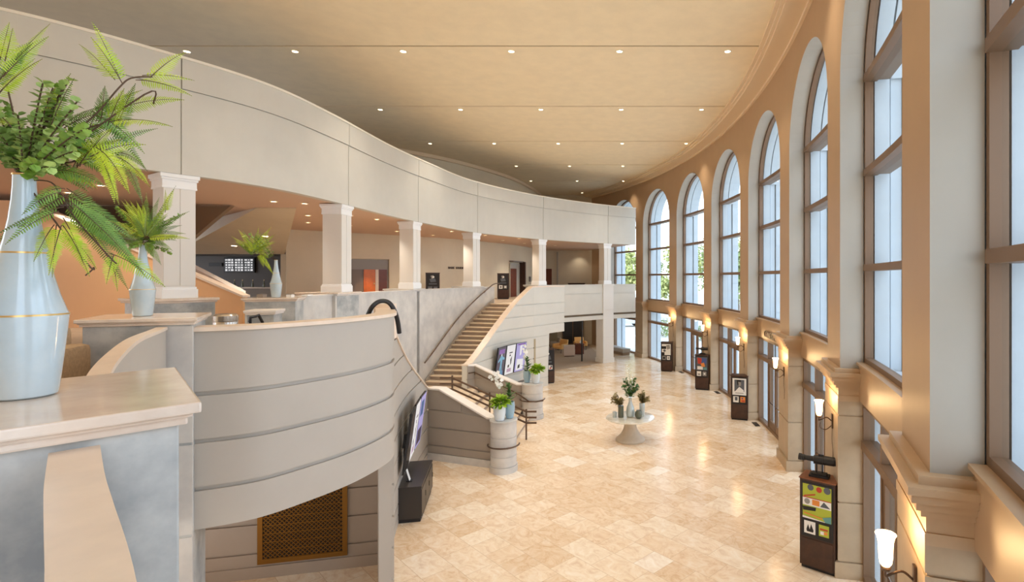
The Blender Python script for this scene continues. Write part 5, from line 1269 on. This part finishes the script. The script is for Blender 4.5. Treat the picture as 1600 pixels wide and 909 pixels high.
for j, (x, y, lab) in enumerate(((-13.2, 19.2, 'round lamp in the sloping soffit, nearer the bar menu'), (-15.6, 20.9, 'round lamp in the sloping soffit, nearer the dark stairwell'))):
    z = 7.24+(6.2-7.24)*(y-15.6)/(22.68-15.6)-0.004; t = downlight(lab, x, y, z, 'sloping soffit lamps', 1.1); t.rotation_euler = (R(-8.4), 0, 0); spot((x, y, z-0.05), 70, R(110))
# lounge lamps
for x, y in ((-5.2, 33.5), (-4.3, 37.5), (-2.3, 36.5)):
    spot((x, y, 3.46), 60, R(120))
# orange glow inside the doorway
p, a = on_back(25.02); spot((p[0]+0.5, p[1]-0.5, Z2+2.1), 90, R(60), (1, 0.6, 0.28), 0.6, 0.03, (0, R(10), 0))
# wall sconces throw light up and down the piers
for (q, th) in SPOTS:
    l = bpy.data.lights.new('sconce_bulb', 'POINT'); l.energy = 26; l.color = (1.0, 0.66, 0.32); l.shadow_soft_size = 0.05
    o = bpy.data.objects.new('sconce_bulb', l); o.location = (q[0], q[1], 3.02); COL.objects.link(o)
    # small picture-light spots in the soffit of each pier washing the wall
# bar light
spot((-17.5, 23.6, 6.15), 40, R(120))

# ================================================================== OUTSIDE
def tree(label, x, y, h, cr, m, seed):
    random.seed(seed); t = thing('tree', label, 'tree', (x, y, -0.05), 0, 'trees outside the windows')
    mb = MB(); mb.tube([(0, 0, 0), (0.1, 0, h*0.3), (0.0, 0.1, h*0.55), (0.1, 0, h*0.85)], [0.2, 0.15, 0.11, 0.03], 8)
    for i in range(7):
        an = random.uniform(0, 2*PI); z = h*random.uniform(0.3, 0.6); mb.tube([(0.05, 0, z), (math.cos(an)*cr*0.5, math.sin(an)*cr*0.5, z+h*0.14), (math.cos(an)*cr*0.8, math.sin(an)*cr*0.8, z+h*0.25)], [0.07, 0.04, 0.015], 6)
    mb.build('trunk', 'bark', t, smooth=True)
    mb = MB(); cl = [(random.uniform(-.6, .6)*cr, random.uniform(-.6, .6)*cr, h*random.uniform(0.42, 0.88), random.uniform(0.28, 0.5)*cr) for _ in range(16)]
    for cx, cy, cz, r in cl:
        for i in range(150):
            d = Vector((random.gauss(0, 1), random.gauss(0, 1), random.gauss(0, 1))).normalized(); c = Vector((cx, cy, cz))+d*r*random.uniform(0.6, 1.0)
            leaf(mb, c, Vector((random.uniform(-1, 1), random.uniform(-1, 1), random.uniform(-1, .4))), d, 0.34, 0.22)
    mb.build('crown', m, t)
tl = [(5.2, 52, 8.6, 2.6, 'treeleaf', 'leafy tree seen through the farthest full arch', 60), (10.6, 50, 8.2, 2.6, 'treeleaf2', 'darker leafy tree seen through the second farthest full arch', 61), (14.0, 58, 10.5, 3.0, 'treeleaf', 'leafy tree at the right of the third arch from the far end', 62),
      (0.5, 62, 9.0, 3.0, 'treeleaf', 'yellow-green tree seen through the window behind the balconies', 63), (3.5, 74, 8.5, 2.4, 'treeleaf2', 'low dark tree seen under the far balcony', 64), (11.5, 66, 11, 3.4, 'treeleaf2', 'tall dark tree far behind the second farthest full arch', 65)]
for x, y, h, cr, m, lab, sd in tl: tree(lab, x, y, h, cr, m, sd)
def shrub(label, x, y, r, seed):
    random.seed(seed); t = thing('shrub', label, 'shrub', (x, y, -0.05)); mb = MB()
    for i in range(500):
        d = Vector((random.gauss(0, 1), random.gauss(0, 1), abs(random.gauss(0, 1)))).normalized(); c = Vector((d.x*r, d.y*r, d.z*r*0.9+0.2))*random.uniform(0.7, 1); leaf(mb, c, Vector((random.uniform(-1, 1), random.uniform(-1, 1), random.uniform(-.5, 1))), d, 0.2, 0.11)
    mb.build('leaves', 'treeleaf2', t); mb = MB()
    for i in range(6): mb.tube([(0, 0, 0), (r*0.5*math.cos(i), r*0.5*math.sin(i), r*0.7)], 0.02, 5)
    mb.build('stems', 'bark', t)
shrub('dark rounded shrub outside the farthest full window', 3.3, 47, 1.5, 71); shrub('low shrub outside the second farthest entrance', 6.4, 44, 1.1, 72)
def car(label, x, y, rz):
    t = thing('car', label, 'car', (x, y, -0.05), rz)
    prof = [(-2.2, 0.35), (-2.25, 0.75), (-1.9, 0.95), (-1.35, 1.02), (-0.7, 1.45), (0.6, 1.48), (1.45, 1.05), (2.1, 0.92), (2.25, 0.7), (2.2, 0.35)]
    mb = MB(); mb.poly3([(a, -0.85, b) for a, b in prof], (0, 1.7, 0)); mb.build('body', 'carpaint', t, bevel=0.06, smooth=True)
    mb = MB()
    for sy in (-0.852, 0.842): mb.poly3([(-1.15, sy, 1.05), (-0.65, sy, 1.38), (0.5, sy, 1.40), (1.15, sy, 1.05)], (0, 0.012, 0))
    mb.build('window', 'carglass', t)
    for a in (-1.4, 1.4):
        for sy in (-0.8, 0.8):
            mb = MB(); mb.tube([(a, sy-0.1, 0.33), (a, sy+0.1, 0.33)], 0.33, 18); mb.build('wheel', 'rubber', t, smooth=True)
car('silver car parked outside the window behind the bench', -0.2, 56, R(15)); car('silver car parked farther out beyond the far window', 4.0, 63, R(5))

# ================================================================== WORLD, CAMERA
w = bpy.data.worlds.new('World'); S.world = w; w.use_nodes = True
nt = w.node_tree; bg = nt.nodes['Background']
tc = nt.nodes.new('ShaderNodeTexCoord'); sx = nt.nodes.new('ShaderNodeSeparateXYZ'); rp = nt.nodes.new('ShaderNodeValToRGB')
nt.links.new(tc.outputs['Generated'], sx.inputs[0]); nt.links.new(sx.outputs['Z'], rp.inputs['Fac']); nt.links.new(rp.outputs['Color'], bg.inputs['Color'])
rp.color_ramp.elements[0].position = 0.0; rp.color_ramp.elements[0].color = (0.92, 0.95, 1.0, 1); rp.color_ramp.elements[1].position = 0.7; rp.color_ramp.elements[1].color = (0.62, 0.78, 1.0, 1)
bg.inputs['Strength'].default_value = 4.0
sl_ = bpy.data.lights.new('sun', 'SUN'); sl_.energy = 2.2; sl_.angle = R(3); sl_.color = (1.0, 0.95, 0.86)
so = bpy.data.objects.new('sun', sl_); so.rotation_euler = (R(52), 0, R(-28)); COL.objects.link(so)
cam = bpy.data.cameras.new('camera'); cam.sensor_width = 36.0; cam.sensor_fit = 'HORIZONTAL'; cam.lens = FPX/1600*36.0
cam.shift_x = -(978-800)/1600.0; cam.shift_y = -(454.5-433)/1600.0; cam.clip_start = 0.05; cam.clip_end = 500
co = bpy.data.objects.new('camera', cam); co.location = (0, 0, CAMZ); co.rotation_euler = (R(90), 0, 0); COL.objects.link(co); S.camera = co
S.view_settings.view_transform = 'Standard'; S.view_settings.look = 'None'; S.view_settings.gamma = 1.0; S.view_settings.use_curve_mapping = False
S.view_settings.exposure = -0.10
S.cycles.use_denoising = True; S.cycles.max_bounces = 10; S.cycles.diffuse_bounces = 6; S.cycles.glossy_bounces = 3; S.cycles.transparent_max_bounces = 12
S.cycles.sample_clamp_indirect = 6.0; S.cycles.caustics_reflective = False; S.cycles.caustics_refractive = False
